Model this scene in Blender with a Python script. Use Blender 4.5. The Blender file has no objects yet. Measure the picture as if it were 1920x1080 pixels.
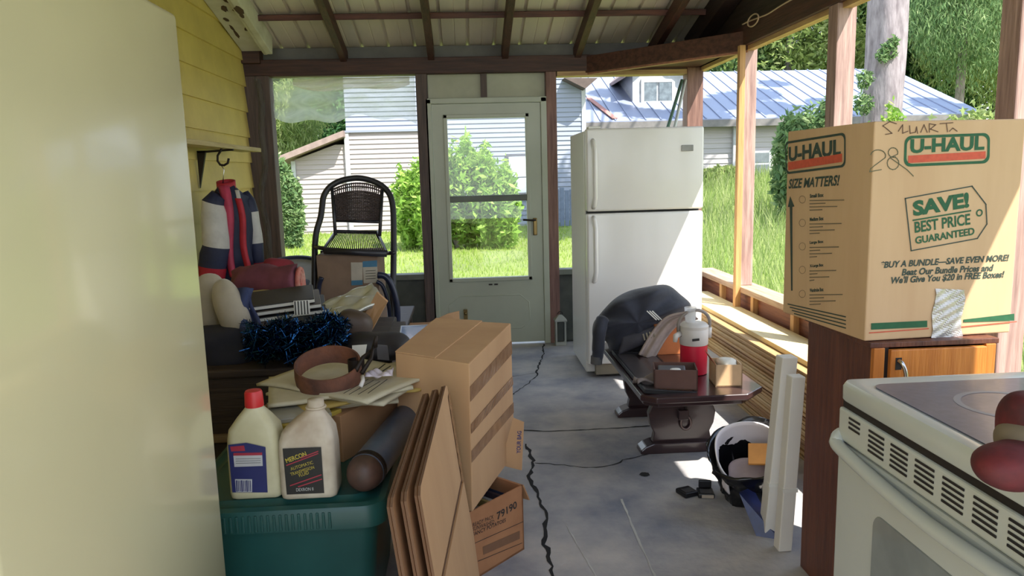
import bpy, bmesh, math, random
import numpy as np
from mathutils import Vector as V, Matrix, noise
random.seed(7); RNG = np.random.default_rng(7)
PI = math.pi
sc = bpy.context.scene
col = sc.collection

# ------------------------------------------------------------------ camera
FPX = 1400.0
ay = V((-90, -212, FPX)).normalized()
dd = (FPX*FPX - 90*240)/212.0
dn = V((240, dd, FPX)).normalized()
az = -dn
ax = ay.cross(az)
CAM = V((0, 0, 1.4))
def ray(px, py):
    c = V((px-960, py-540, FPX))
    return V((ax.dot(c), ay.dot(c), az.dot(c)))
def at_y(px, py, y): d = ray(px, py); return CAM + d*(y/d.y)
def at_z(px, py, z): d = ray(px, py); return CAM + d*((z-1.4)/d.z)
def at_x(px, py, x): d = ray(px, py); return CAM + d*(x/d.x)
def at_pl(px, py, p0, n): d = ray(px, py); return CAM + d*((p0-CAM).dot(n)/d.dot(n))
cam = bpy.data.cameras.new('camera'); co = bpy.data.objects.new('camera', cam); col.objects.link(co)
right = V((ax.x, ay.x, az.x)); up = -V((ax.y, ay.y, az.y)); back = -V((ax.z, ay.z, az.z))
M = Matrix.Identity(4)
for i in range(3):
    M[i][0] = right[i]; M[i][1] = up[i]; M[i][2] = back[i]; M[i][3] = CAM[i]
co.matrix_world = M
cam.sensor_width = 36; cam.lens = FPX/1920*36; cam.clip_start = .02; cam.clip_end = 300
sc.camera = co

# ------------------------------------------------------------------ materials
def lin(c):
    return tuple(((x/255)/12.92 if x/255 <= .04045 else ((x/255+.055)/1.055)**2.4) for x in c[:3])
MATS = {}
def mat(name, c, rough=.6, metal=0, var=.12, scale=6, stretch=(1, 1, 1), bump=0, bscale=None, spec=.5, coat=0, c2=None, detail=4, sheen=0, coords='Object'):
    """procedural material: base colour with noise variation towards c2 (or a darker self)"""
    if name in MATS: return MATS[name]
    m = bpy.data.materials.new(name); m.use_nodes = True; MATS[name] = m
    nt = m.node_tree; N = nt.nodes; L = nt.links
    b = N['Principled BSDF']
    a = lin(c); bcol = lin(c2) if c2 else tuple(x*(1-var*2.2) for x in a)
    tc = N.new('ShaderNodeTexCoord'); mp = N.new('ShaderNodeMapping'); mp.inputs['Scale'].default_value = stretch
    L.new(tc.outputs[coords], mp.inputs['Vector'])
    nz = N.new('ShaderNodeTexNoise'); nz.inputs['Scale'].default_value = scale; nz.inputs['Detail'].default_value = detail
    nz.inputs['Roughness'].default_value = .6
    L.new(mp.outputs[0], nz.inputs['Vector'])
    cr = N.new('ShaderNodeValToRGB')
    cr.color_ramp.elements[0].position = .32; cr.color_ramp.elements[0].color = (*bcol, 1)
    cr.color_ramp.elements[1].position = .66; cr.color_ramp.elements[1].color = (*a, 1)
    L.new(nz.outputs['Fac'], cr.inputs['Fac']); L.new(cr.outputs['Color'], b.inputs['Base Color'])
    b.inputs['Roughness'].default_value = rough; b.inputs['Metallic'].default_value = metal
    b.inputs['Specular IOR Level'].default_value = spec; b.inputs['Coat Weight'].default_value = coat
    b.inputs['Coat Roughness'].default_value = .08
    if sheen: b.inputs['Sheen Weight'].default_value = sheen
    if bump:
        n2 = N.new('ShaderNodeTexNoise'); n2.inputs['Scale'].default_value = bscale or scale*3; n2.inputs['Detail'].default_value = 5
        L.new(mp.outputs[0], n2.inputs['Vector'])
        bp = N.new('ShaderNodeBump'); bp.inputs['Strength'].default_value = bump; bp.inputs['Distance'].default_value = .01
        L.new(n2.outputs['Fac'], bp.inputs['Height']); L.new(bp.outputs[0], b.inputs['Normal'])
    return m
def wood(name, c, c2, axis='y', rough=.6, bump=.25, scale=5):
    s = {'x': (.6, 9, 9), 'y': (9, .6, 9), 'z': (9, 9, .6)}[axis]
    return mat(name, c, rough=rough, c2=c2, scale=scale, stretch=s, bump=bump)
def glassy(name, tint=(1, 1, 1), gloss=.06, rough=.0):
    if name in MATS: return MATS[name]
    m = bpy.data.materials.new(name); m.use_nodes = True; MATS[name] = m
    nt = m.node_tree; N = nt.nodes; L = nt.links; N.clear()
    o = N.new('ShaderNodeOutputMaterial'); mx = N.new('ShaderNodeMixShader')
    t = N.new('ShaderNodeBsdfTransparent'); t.inputs[0].default_value = (*tint, 1)
    g = N.new('ShaderNodeBsdfGlossy'); g.inputs['Roughness'].default_value = rough
    mx.inputs[0].default_value = gloss
    L.new(t.outputs[0], mx.inputs[1]); L.new(g.outputs[0], mx.inputs[2]); L.new(mx.outputs[0], o.inputs[0])
    return m
def film(name, c, opac, tex=True):
    """translucent plastic film"""
    if name in MATS: return MATS[name]
    m = bpy.data.materials.new(name); m.use_nodes = True; MATS[name] = m
    nt = m.node_tree; N = nt.nodes; L = nt.links; N.clear()
    o = N.new('ShaderNodeOutputMaterial'); mx = N.new('ShaderNodeMixShader'); m2 = N.new('ShaderNodeMixShader')
    t = N.new('ShaderNodeBsdfTransparent')
    d = N.new('ShaderNodeBsdfDiffuse'); d.inputs[0].default_value = (*lin(c), 1)
    tl = N.new('ShaderNodeBsdfTranslucent'); tl.inputs[0].default_value = (*lin(c), 1)
    m2.inputs[0].default_value = .6
    L.new(d.outputs[0], m2.inputs[1]); L.new(tl.outputs[0], m2.inputs[2])
    L.new(t.outputs[0], mx.inputs[1]); L.new(m2.outputs[0], mx.inputs[2]); L.new(mx.outputs[0], o.inputs[0])
    mx.inputs[0].default_value = opac
    if tex:
        nz = N.new('ShaderNodeTexNoise'); nz.inputs['Scale'].default_value = 3
        mr = N.new('ShaderNodeMapRange'); mr.inputs['To Min'].default_value = opac-.12; mr.inputs['To Max'].default_value = opac+.12
        mr.inputs['From Min'].default_value = .3; mr.inputs['From Max'].default_value = .7
        L.new(nz.outputs['Fac'], mr.inputs['Value']); L.new(mr.outputs[0], mx.inputs[0])
    return m
def leafmat(name, cs, trans=.4):
    if name in MATS: return MATS[name]
    m = bpy.data.materials.new(name); m.use_nodes = True; MATS[name] = m
    nt = m.node_tree; N = nt.nodes; L = nt.links; N.clear()
    o = N.new('ShaderNodeOutputMaterial'); mx = N.new('ShaderNodeMixShader'); mx.inputs[0].default_value = trans
    ge = N.new('ShaderNodeNewGeometry'); cr = N.new('ShaderNodeValToRGB')
    els = cr.color_ramp.elements
    while len(els) < len(cs): els.new(.5)
    for i, c in enumerate(cs):
        els[i].position = i/(len(cs)-1); els[i].color = (*lin(c), 1)
    L.new(ge.outputs['Random Per Island'], cr.inputs['Fac'])
    d = N.new('ShaderNodeBsdfDiffuse'); t = N.new('ShaderNodeBsdfTranslucent')
    L.new(cr.outputs[0], d.inputs[0]); L.new(cr.outputs[0], t.inputs[0])
    L.new(d.outputs[0], mx.inputs[1]); L.new(t.outputs[0], mx.inputs[2]); L.new(mx.outputs[0], o.inputs[0])
    return m

# ------------------------------------------------------------------ mesh builder
BASE = {}
def tag(o, label=None, cat=None, group=None, kind=None):
    if label: o['label'] = label
    if cat: o['category'] = cat
    if group: o['group'] = group
    if kind: o['kind'] = kind
    return o
def thing(name, label, cat, loc=(0, 0, 0), group=None):
    o = bpy.data.objects.new(name, None); col.objects.link(o); o.location = loc; o.empty_display_size = .05
    BASE[o.name] = V(loc)
    return tag(o, label, cat, group)
def rrect(hw, hd, r, n=5):
    pts = []
    for sx, sy, a0 in ((1, 1, 0), (-1, 1, PI/2), (-1, -1, PI), (1, -1, 1.5*PI)):
        for k in range(n+1):
            a = a0 + k/n*PI/2
            pts.append((sx*(hw-r)+r*math.cos(a), sy*(hd-r)+r*math.sin(a)))
    return pts
class MB:
    def __init__(s): s.v = []; s.f = []; s.m = []; s.mi = 0
    def add(s, vs, fs):
        b = len(s.v); s.v += [V(p) for p in vs]
        for f in fs: s.f.append([i+b for i in f]); s.m.append(s.mi)
        return s
    def hexa(s, c):   # 4 bottom corners ccw, 4 top
        return s.add(c, [(3, 2, 1, 0), (4, 5, 6, 7), (0, 1, 5, 4), (1, 2, 6, 5), (2, 3, 7, 6), (3, 0, 4, 7)])
    def box(s, x0, x1, y0, y1, z0, z1, T=None):
        c = [V(p) for p in ((x0, y0, z0), (x1, y0, z0), (x1, y1, z0), (x0, y1, z0), (x0, y0, z1), (x1, y0, z1), (x1, y1, z1), (x0, y1, z1))]
        if T is not None: c = [T @ p for p in c]
        return s.hexa(c)
    def bar(s, a, b, w, h, upv=(0, 0, 1)):
        a = V(a); b = V(b); d = (b-a).normalized(); u = V(upv)
        side = d.cross(u).normalized(); u2 = side.cross(d).normalized()
        c = []
        for p in (a, b):
            pass
        for su in (-1, 1):
            c += [a+side*(-w/2)+u2*su*h/2, a+side*(w/2)+u2*su*h/2, b+side*(w/2)+u2*su*h/2, b+side*(-w/2)+u2*su*h/2]
        return s.hexa(c)
    def prism(s, poly, off):  # poly: list of 3D points, off: extrusion vector
        n = len(poly); off = V(off)
        return s.add([V(p) for p in poly]+[V(p)+off for p in poly],
              [tuple(range(n))[::-1], tuple(range(n, 2*n))]+[(i, (i+1) % n, n+(i+1) % n, n+i) for i in range(n)])
    def rings(s, rs, cap=True, closed=True, mis=None):
        n = len(rs[0]); b = len(s.v)
        for r in rs: s.v += [V(p) for p in r]
        for k in range(len(rs)-1):
            for i in range(n if closed else n-1):
                j = (i+1) % n
                s.f.append([b+k*n+i, b+k*n+j, b+(k+1)*n+j, b+(k+1)*n+i]); s.m.append(mis[k] if mis else s.mi)
        if cap:
            s.f.append([b+i for i in range(n)][::-1]); s.m.append(mis[0] if mis else s.mi)
            s.f.append([b+(len(rs)-1)*n+i for i in range(n)]); s.m.append(mis[-1] if mis else s.mi)
        return s
    def tube(s, pts, r, n=10, closed=False, flat=1.0, mis=None):
        pts = [V(p) for p in pts]; rr = r if isinstance(r, (list, tuple)) else [r]*len(pts)
        rs = []; u = None
        for i, p in enumerate(pts):
            a = pts[i-1] if (i > 0 or closed) else p
            q = pts[(i+1) % len(pts)] if (i < len(pts)-1 or closed) else p
            t = (q-a)
            t = t.normalized() if t.length > 1e-9 else V((0, 0, 1))
            if u is None:
                u = t.orthogonal().normalized()
            u = (u - t*u.dot(t)).normalized(); w = t.cross(u)
            rs.append([p+(u*math.cos(2*PI*k/n)+w*math.sin(2*PI*k/n)*flat)*rr[i] for k in range(n)])
        if closed: rs.append(rs[0]); return s.rings(rs, cap=False)
        return s.rings(rs, mis=mis)
    def lathe(s, prof, c, n=32, T=None, cap=True):
        rs = []
        for r, z in prof:
            ring = [V((r*math.cos(2*PI*k/n), r*math.sin(2*PI*k/n), z)) for k in range(n)]
            if T is not None: ring = [T @ p for p in ring]
            rs.append([V(c)+p for p in ring])
        return s.rings(rs, cap=cap)
    def loft(s, secs, cap=True, T=None, mis=None):  # (cx, cy, z, hw, hd, r)
        rs = []
        for cx, cy, z, hw, hd, r in secs:
            ring = [V((cx+x, cy+y, z)) for x, y in rrect(hw, hd, r)]
            if T is not None: ring = [T @ p for p in ring]
            rs.append(ring)
        return s.rings(rs, cap=cap, mis=mis)
    def grid(s, fn, nu, nv):
        b = len(s.v)
        for i in range(nu+1):
            for j in range(nv+1): s.v.append(V(fn(i/nu, j/nv)))
        for i in range(nu):
            for j in range(nv):
                s.f.append([b+i*(nv+1)+j, b+(i+1)*(nv+1)+j, b+(i+1)*(nv+1)+j+1, b+i*(nv+1)+j+1]); s.m.append(s.mi)
        return s
    def blob(s, c, rad, T=None, e=1.0, amp=0, freq=5, nu=36, nv=24, seed=0):
        c = V(c); T = T or Matrix.Identity(3)
        sg = lambda x, p: math.copysign(abs(x)**p, x)
        rs = []
        for j in range(1, nv):
            th = -PI/2+PI*j/nv; ring = []
            for i in range(nu):
                ph = 2*PI*i/nu
                p = V((sg(math.cos(th), e)*sg(math.cos(ph), e)*rad[0], sg(math.cos(th), e)*sg(math.sin(ph), e)*rad[1], sg(math.sin(th), e)*rad[2]))
                if amp:
                    d = noise.noise(p*freq+V((seed*7.1, 3.3*seed, 1.7)))
                    p = p*(1+amp*d)
                ring.append(c+T @ p)
            rs.append(ring)
        return s.rings(rs)
    def build(s, name, m, parent=None, loc=None, bevel=0, seg=2, smooth=False, solid=0, offset=-1, kind=None, label=None, subsurf=0, weld=False, auto=None):
        me = bpy.data.meshes.new(name)
        base = V(loc) if loc is not None else (BASE[parent.name] if parent else V((0, 0, 0)))
        me.from_pydata([tuple(p-base) for p in s.v], [], s.f)
        ms = m if isinstance(m, (list, tuple)) else [m]
        for x in ms: me.materials.append(x)
        me.polygons.foreach_set('material_index', [min(x, len(ms)-1) for x in s.m])
        bm = bmesh.new(); bm.from_mesh(me)
        if weld: bmesh.ops.remove_doubles(bm, verts=bm.verts, dist=1e-5)
        bmesh.ops.recalc_face_normals(bm, faces=bm.faces)
        if bevel:
            bmesh.ops.bevel(bm, geom=list(bm.edges), offset=bevel, segments=seg, affect='EDGES', profile=.5, clamp_overlap=True)
        bm.to_mesh(me); bm.free()
        if smooth: me.polygons.foreach_set('use_smooth', [True]*len(me.polygons))
        me.update()
        o = bpy.data.objects.new(name, me); col.objects.link(o)
        if parent: o.parent = parent; BASE[o.name] = base
        else: o.location = base; BASE[o.name] = base
        if auto:
            es = o.modifiers.new('edges', 'EDGE_SPLIT'); es.split_angle = math.radians(auto)
        if solid:
            md = o.modifiers.new('solid', 'SOLIDIFY'); md.thickness = solid; md.offset = offset
        if subsurf:
            md = o.modifiers.new('sub', 'SUBSURF'); md.levels = subsurf; md.render_levels = subsurf
        if kind: o['kind'] = kind
        if label: o['label'] = label
        return o
def struct(mb, name, m, **k):
    return mb.build(name, m, kind='structure', **k)
def rot(ax_, deg): return Matrix.Rotation(math.radians(deg), 3, ax_)
def TR(loc, r): return Matrix.Translation(V(loc)) @ r.to_4x4()
def copy_tree(o, parent=None):
    c = o.copy(); col.objects.link(c)
    if parent: c.parent = parent
    BASE[c.name] = BASE.get(o.name, V((0, 0, 0)))
    for ch in list(o.children): copy_tree(ch, c)
    return c
def np_mesh(name, verts, quads, m, parent=None, loc=(0, 0, 0)):
    me = bpy.data.meshes.new(name); nv = len(verts); nf = len(quads); k = quads.shape[1]
    me.vertices.add(nv); me.vertices.foreach_set('co', verts.astype(np.float32).ravel())
    me.loops.add(nf*k); me.loops.foreach_set('vertex_index', quads.astype(np.int32).ravel())
    me.polygons.add(nf); me.polygons.foreach_set('loop_start', np.arange(0, nf*k, k, dtype=np.int32))
    me.polygons.foreach_set('loop_total', np.full(nf, k, dtype=np.int32))
    me.materials.append(m); me.update(calc_edges=True); me.validate()
    o = bpy.data.objects.new(name, me); col.objects.link(o); o.location = loc
    if parent: o.parent = parent
    return o
# ---- flat print on a face
def text_mesh(s, bold=0.0, shear=0.0):
    cu = bpy.data.curves.new('lettering', 'FONT'); cu.body = s; cu.offset = bold; cu.shear = shear; cu.resolution_u = 3
    o = bpy.data.objects.new('lettering', cu); col.objects.link(o)
    dg = bpy.context.evaluated_depsgraph_get()
    me = bpy.data.meshes.new_from_object(o.evaluated_get(dg))
    bpy.data.objects.remove(o); bpy.data.curves.remove(cu)
    return me
def text_on(s, m, parent, o0, u, v, w, h, bold=0.0, shear=0.0, lift=.0012, name='lettering'):
    """text s fitted into w x h with lower-left corner o0, along unit vectors u and v"""
    me = text_mesh(s, bold, shear)
    vs = [p.co.copy() for p in me.vertices]
    x0 = min(p.x for p in vs); x1 = max(p.x for p in vs); y0 = min(p.y for p in vs); y1 = max(p.y for p in vs)
    n = V(u).cross(V(v)).normalized(); base = BASE[parent.name]
    for p in me.vertices:
        q = V(o0)+V(u)*((p.co.x-x0)/(x1-x0)*w)+V(v)*((p.co.y-y0)/(y1-y0)*h)+n*lift
        p.co = q-base
    me.materials.clear(); me.materials.append(m)
    o = bpy.data.objects.new(name, me); col.objects.link(o); o.parent = parent; BASE[o.name] = base
    return o
class Face:
    """a plane in the place, with picture points thrown onto it"""
    def __init__(s, p0, u, v): s.p0 = V(p0); s.u = V(u).normalized(); s.v = V(v).normalized(); s.n = s.u.cross(s.v).normalized()
    def P(s, px, py): return at_pl(px, py, s.p0, s.n)
    def text(s, t, m, parent, bl, br, tl, **k):
        a = s.P(*bl); b = s.P(*br); c = s.P(*tl)
        u = (b-a).normalized(); v = s.n.cross(u).normalized()
        return text_on(t, m, parent, a, u, v, (b-a).length, abs((c-a).dot(v)), **k)
    def poly(s, pts, m, parent, name, lift=.001, th=.0006):
        mb = MB(); ps = [s.P(*p)+s.n*lift for p in pts]
        mb.prism(ps, s.n*th)
        return mb.build(name, m, parent)
    def line(s, pts, w, mb, closed=False, lift=.0012):
        ps = [s.P(*p)+s.n*lift for p in pts]
        if closed: ps.append(ps[0])
        for a, b in zip(ps, ps[1:]):
            d = (b-a).normalized(); q = s.n.cross(d)*w/2; e = d*w/2
            mb.prism([a-q-e, b-q+e, b+q+e, a+q-e], s.n*.0005)

# ------------------------------------------------------------------ palette
m_conc = mat('concrete', (190, 184, 178), rough=.85, c2=(124, 126, 136), scale=2.2, bump=.35, bscale=30, detail=8)
m_crack = mat('crack_dark', (34, 33, 33), rough=.95)
m_chalk = mat('chalk_scratch', (196, 194, 188), rough=.9)
m_yellow = mat('yellow_paint', (226, 202, 116), rough=.55, c2=(208, 184, 106), scale=3, bump=.15, bscale=25)
m_dkwood = wood('dark_beam_x', (84, 54, 44), (52, 34, 30), 'x')
m_dkwood_y = wood('dark_beam_y', (88, 52, 44), (58, 36, 32), 'y')
m_post = wood('post_wood', (142, 106, 94), (104, 72, 64), 'z')
m_post_w = wood('post_wood_weathered', (184, 154, 144), (132, 104, 98), 'z')
m_greypost = wood('grey_post', (100, 82, 74), (66, 54, 52), 'z')
m_newwood = wood('new_wood', (206, 160, 104), (178, 130, 82), 'z')
m_sill = wood('sill_wood', (196, 168, 140), (160, 126, 104), 'y')
m_redboard = wood('red_board', (150, 92, 66), (112, 66, 50), 'y')
m_trimwood = wood('trim_strip', (212, 176, 122), (170, 132, 92), 'y')
m_panelgreen = mat('grey_green_panel', (88, 90, 82), rough=.8, c2=(64, 66, 62), scale=4)
m_beige = mat('beige_panel', (190, 190, 168), rough=.7, c2=(170, 170, 148), scale=3)
m_door = mat('door_paint', (180, 184, 164), rough=.4, var=.04, scale=3)
m_metalroof = mat('roof_sheet', (236, 222, 206), rough=.5, metal=.0, c2=(216, 204, 190), scale=1.5, stretch=(2, .5, 2))
m_peel = mat('peeling_white', (224, 220, 204), rough=.8, c2=(200, 194, 172), scale=5, bump=.5)
m_flake = mat('bare_wood_patch', (92, 70, 52), rough=.9)
m_glass = glassy('clear_glass', (.97, .985, .98), .05)
m_white = mat('fridge_white', (226, 224, 218), rough=.28, var=.02, scale=2, coat=.3)
m_seal = mat('dark_seal', (60, 60, 58), rough=.7)
m_cream = mat('freezer_cream', (214, 206, 166), rough=.22, var=.03, scale=1.5, coat=.4)
m_card = mat('cardboard', (198, 158, 116), rough=.85, c2=(184, 144, 104), scale=3, stretch=(1, 1, .3), bump=.08)
m_card2 = mat('cardboard_dark', (168, 126, 88), rough=.85, c2=(150, 110, 76), scale=3, bump=.08)
m_card_in = mat('cardboard_inside', (116, 84, 60), rough=.9, scale=4)
m_tape = mat('brown_tape', (138, 100, 70), rough=.2, c2=(168, 130, 96), scale=14, spec=.6)
m_teal = mat('tote_teal', (34, 84, 80), rough=.38, var=.08, scale=5)
m_black = mat('black_plastic', (26, 26, 28), rough=.4, scale=8)
m_ink = mat('black_ink', (48, 44, 42), rough=.8)
m_green = mat('green_ink', (34, 92, 58), rough=.7, var=.1, scale=60)
m_dgreen = mat('dark_green_ink', (52, 70, 62), rough=.7, var=.1, scale=60)
m_red = mat('red_ink', (206, 88, 62), rough=.7, var=.1, scale=60)
m_paper = mat('white_paper', (226, 224, 214), rough=.8, var=.03)
m_news = mat('newsprint', (206, 198, 172), rough=.85, c2=(190, 180, 150), scale=9)
m_chrome = mat('chrome', (200, 200, 200), rough=.2, metal=1)
m_brass = mat('brass', (150, 128, 84), rough=.3, metal=1)
m_iron = mat('dark_iron', (52, 44, 40), rough=.55, metal=.6)

# ================================================================== SETTING
fl = MB(); fl.box(-1.8, 2.06, -1.6, 6.2, -.15, 0); floor = struct(fl, 'floor', m_conc)
def crack(pts, w, m, name, jit=.008, z=.0015):
    P = [at_z(px, py, 0) for px, py in pts]; fine = []
    for a, b in zip(P, P[1:]):
        n = max(2, int((b-a).length/.03))
        for k in range(n): fine.append(a.lerp(b, k/n)+V((random.uniform(-jit, jit), random.uniform(-jit, jit), 0)))
    fine.append(P[-1])
    L = []; R = []
    for i, p in enumerate(fine):
        d = (fine[min(i+1, len(fine)-1)]-fine[max(i-1, 0)]).normalized(); q = V((-d.y, d.x, 0))
        ww = w*random.uniform(.4, 1.4)
        L.append(p+q*ww+V((0, 0, z))); R.append(p-q*ww+V((0, 0, z)))
    mb = MB(); n = len(L)
    mb.add(L+R, [(i, i+1, n+i+1, n+i) for i in range(n-1)])
    o = mb.build(name, m, floor); return o
crack([(1020, 645), (1018, 668), (1008, 690), (1006, 705), (985, 724), (962, 740)], .006, m_crack, 'crack')
crack([(985, 832), (994, 850), (1001, 868), (992, 892), (1000, 915), (1014, 938), (1022, 965), (1024, 990), (1019, 1015), (1030, 1045), (1036, 1090)], .008, m_crack, 'crack')
crack([(960, 806), (1030, 809), (1100, 806), (1170, 802), (1245, 797)], .006, m_crack, 'crack', .003)
crack([(1001, 868), (1055, 872), (1105, 877), (1150, 872), (1170, 862), (1215, 852)], .004, m_crack, 'crack')
crack([(1005, 700), (960, 706)], .003, m_crack, 'crack')
crack([(1165, 936), (1185, 985), (1230, 1085)], .004, m_chalk, 'scratch', .002)
crack([(1062, 985), (1120, 1085)], .003, m_chalk, 'scratch', .002)
mb = MB()
for k in range(5):
    a = k*1.26; mb.add([at_z(1209, 890, 0)+V((.025*math.cos(2*PI*i/10)*random.uniform(.7, 1.1), .025*math.sin(2*PI*i/10)*random.uniform(.7, 1.1), .0016+k*1e-4)) for i in range(10)], [tuple(range(10))])
mb.build('stain', m_crack, floor)

SL = math.tan(math.radians(14))
def roof_z(y): return 2.325+SL*(6.1-y)
# wall_left: lapped clapboards, cut off under the roof
mb = MB(); H = .192; z = 0
X0 = -1.66
while z < 4.1:
    z1 = z+H
    ye = min(6.12, 6.1-(z-2.42)/SL) if z > 2.42 else 6.12
    ye1 = min(6.12, 6.1-(z1-2.42)/SL) if z1 > 2.42 else 6.12
    ys = -.6
    if ye1 > ys:
        mb.add([(X0-.10, ys, z), (X0+.016, ys, z), (X0+.016, ye, z), (X0-.10, ye, z), (X0-.10, ys, z1), (X0, ys, z1), (X0, ye1, z1), (X0-.10, ye1, z1)],
               [(3, 2, 1, 0), (4, 5, 6, 7), (0, 1, 5, 4), (1, 2, 6, 5), (2, 3, 7, 6), (3, 0, 4, 7)])
    z = z1
struct(mb, 'wall_left', m_yellow)
# wall_far: lower panels and the panels over the door
mb = MB()
for x0, x1 in ((-1.5, -.34), (.74, 1.82)):
    mb.box(x0, x1, 6.08, 6.12, 0, .57)
    mb.box(x0, x1, 6.055, 6.08, .02, .12)
wf = struct(mb, 'wall_far', m_panelgreen)
mb = MB()
for x0, x1 in ((-1.5, -.34), (.74, 1.82)): mb.box(x0, x1, 6.04, 6.16, .57, .612)
mb.build('sill_rail', mat('green_grey_rail', (120, 124, 112), rough=.7), wf)
mb = MB(); mb.box(-.26, .665, 6.09, 6.12, 1.99, 2.19)
mb.build('panel_above_door', m_beige, wf)
mb = MB(); mb.box(.155, .205, 6.06, 6.1, 2.0, 2.19); mb.build('stud', m_greypost, wf)
struct(MB().box(-1.68, 1.02, 6.02, 6.15, 2.185, 2.31), 'beam_far', m_dkwood, bevel=.005)
struct(MB().box(-1.72, 1.9, 6.10, 6.16, 2.30, 2.405), 'trim_blocking', mat('blocking', (120, 118, 114), rough=.8))
struct(MB().box(.98, 1.9, 6.03, 6.15, 2.185, 2.31), 'beam_far_corner', m_dkwood, bevel=.005)
struct(MB().box(.76, 1.82, 6.03, 6.16, 2.152, 2.186), 'trim_window_head', wood('trim_x', (206, 172, 124), (160, 122, 86), 'x'))
struct(MB().box(-1.66, -1.52, 5.98, 6.1, 2.28, 2.43), 'beam_end_block', m_dkwood, bevel=.006)
# pillars
def pillar(x0, x1, y0, y1, z0, z1, m, nm='pillar'):
    return struct(MB().box(x0, x1, y0, y1, z0, z1), nm, m, bevel=.006)
pillar(-1.68, -1.47, 6.02, 6.15, 0, 2.2, m_greypost, 'pillar_corner')
pillar(-.352, -.262, 6.03, 6.15, 0, 2.19, m_greypost, 'pillar_door')
pillar(.668, .752, 6.03, 6.15, 0, 2.19, m_post, 'pillar_door')
pillar(1.80, 1.93, 6.02, 6.15, 0, 2.2, m_post, 'pillar_corner')
for y in (5.1, 3.82, 2.55, 1.27, 0.0, -1.3):
    pillar(1.885, 1.985, y-.05, y+.05, .585, 2.2, m_post_w if y > 2 else m_post, 'pillar')
struct(MB().box(1.845, 1.885, 5.0, 5.045, .40, 2.2), 'trim_stud', m_newwood, bevel=.003)
# right side knee wall and sill
mb = MB(); mb.box(1.93, 1.97, -1.5, 6.05, 0, .545)
wr = struct(mb, 'wall_right', m_redboard)
mb = MB()
y = -1.4
while y < 6.0:
    mb.box(1.895, 1.93, y, y+.045, 0, .545); y += .62
mb.build('stud', m_newwood, wr)
struct(MB().box(1.88, 2.04, -1.5, 6.05, .545, .585), 'sill_right', m_sill, bevel=.006)
struct(MB().box(1.885, 1.955, -1.5, 6.15, 2.20, 2.335), 'beam_right', m_dkwood_y, bevel=.005)
struct(MB().box(1.91, 1.962, -1.5, 6.15, 2.172, 2.20), 'trim_eave', m_trimwood)
# corner brace and soffit
mb = MB(); mb.bar((.96, 6.1, 2.235), (1.93, 5.05, 2.235), .06, .125); struct(mb, 'beam_corner_brace', wood('brace', (96, 62, 50), (60, 38, 32), 'x', scale=4), bevel=.004)
mb = MB(); mb.bar((.97, 6.1, 2.165), (1.93, 5.06, 2.165), .05, .014); struct(mb, 'trim_brace_edge', wood('brace_edge', (176, 122, 96), (140, 96, 76), 'x'))
mb = MB(); mb.prism([(1.0, 6.08, 2.2), (1.92, 6.08, 2.2), (1.92, 5.1, 2.2)], (0, 0, .02)); struct(mb, 'ceiling_corner_soffit', wood('soffit', (86, 46, 42), (60, 34, 32), 'x'))
# roof: ribbed metal sheet, purlins, rafters
prof = []
x = -1.78
while x < 1.90:
    prof += [(x, 0), (x+.085, 0), (x+.091, .004), (x+.097, 0), (x+.178, 0), (x+.184, .022), (x+.200, .022), (x+.206, 0)]; x += .2065
rs = []
for y in (6.32, 4, 2, -1.6):
    z = roof_z(y)+.095
    rs.append([V((px, y, z+dz)) for px, dz in prof])
mb = MB(); mb.rings(rs, cap=False, closed=False)
struct(mb, 'ceiling', m_metalroof, solid=.003, offset=1)
for y in (5.57, 4.62, 3.65, 2.75, 1.85, .95, .05, -.85):
    z = roof_z(y)+.07
    mb = MB(); mb.bar((-1.74, y, z), (1.84, y, z), .075, .04, upv=(0, SL*-1, 1)); struct(mb, 'ceiling_beam', wood('purlin', (108, 64, 52), (68, 42, 36), 'x'), bevel=.003)
for i, x in enumerate((-.85, -.215, .348, .918, 1.52)):
    jx = (-.045, -.008, .004, .006, .0)[i]
    mb = MB(); mb.bar((x+jx, 6.12, roof_z(6.12)-.005), (x-jx*.6, -1.4, roof_z(-1.4)-.005), .05, .105); struct(mb, 'ceiling_rafter_beam', m_dkwood_y, bevel=.003)
# boarded gable end over the right beam, backlit shade put into its colour
mb = MB(); ys = -1.5
z0 = 2.31
yb = 6.1
edge = lambda zz: 6.1-(zz-2.45)/SL
zz = z0
while zz < roof_z(-1.5)+.11:
    z1 = zz+.16
    e0 = min(6.12, edge(zz)); e1 = min(6.12, edge(z1))
    if e1 > ys:
        mb.add([(1.905, ys, zz), (1.905, e0, zz), (1.905, e1, z1), (1.905, ys, z1), (1.93, ys, zz), (1.93, e0, zz), (1.93, e1, z1), (1.93, ys, z1)],
               [(0, 1, 2, 3), (7, 6, 5, 4), (0, 4, 5, 1), (1, 5, 6, 2), (2, 6, 7, 3), (3, 7, 4, 0)])
    zz = z1
struct(mb, 'wall_gable', wood('gable_board', (70, 56, 50), (46, 36, 34), 'y'))
mb = MB(); mb.bar((1.84, 6.05, roof_z(6.05)+.03), (1.84, -1.4, roof_z(-1.4)+.03), .11, .17); struct(mb, 'trim_gable_rafter', wood('gable_rafter', (58, 40, 36), (40, 28, 28), 'y'))
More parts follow.
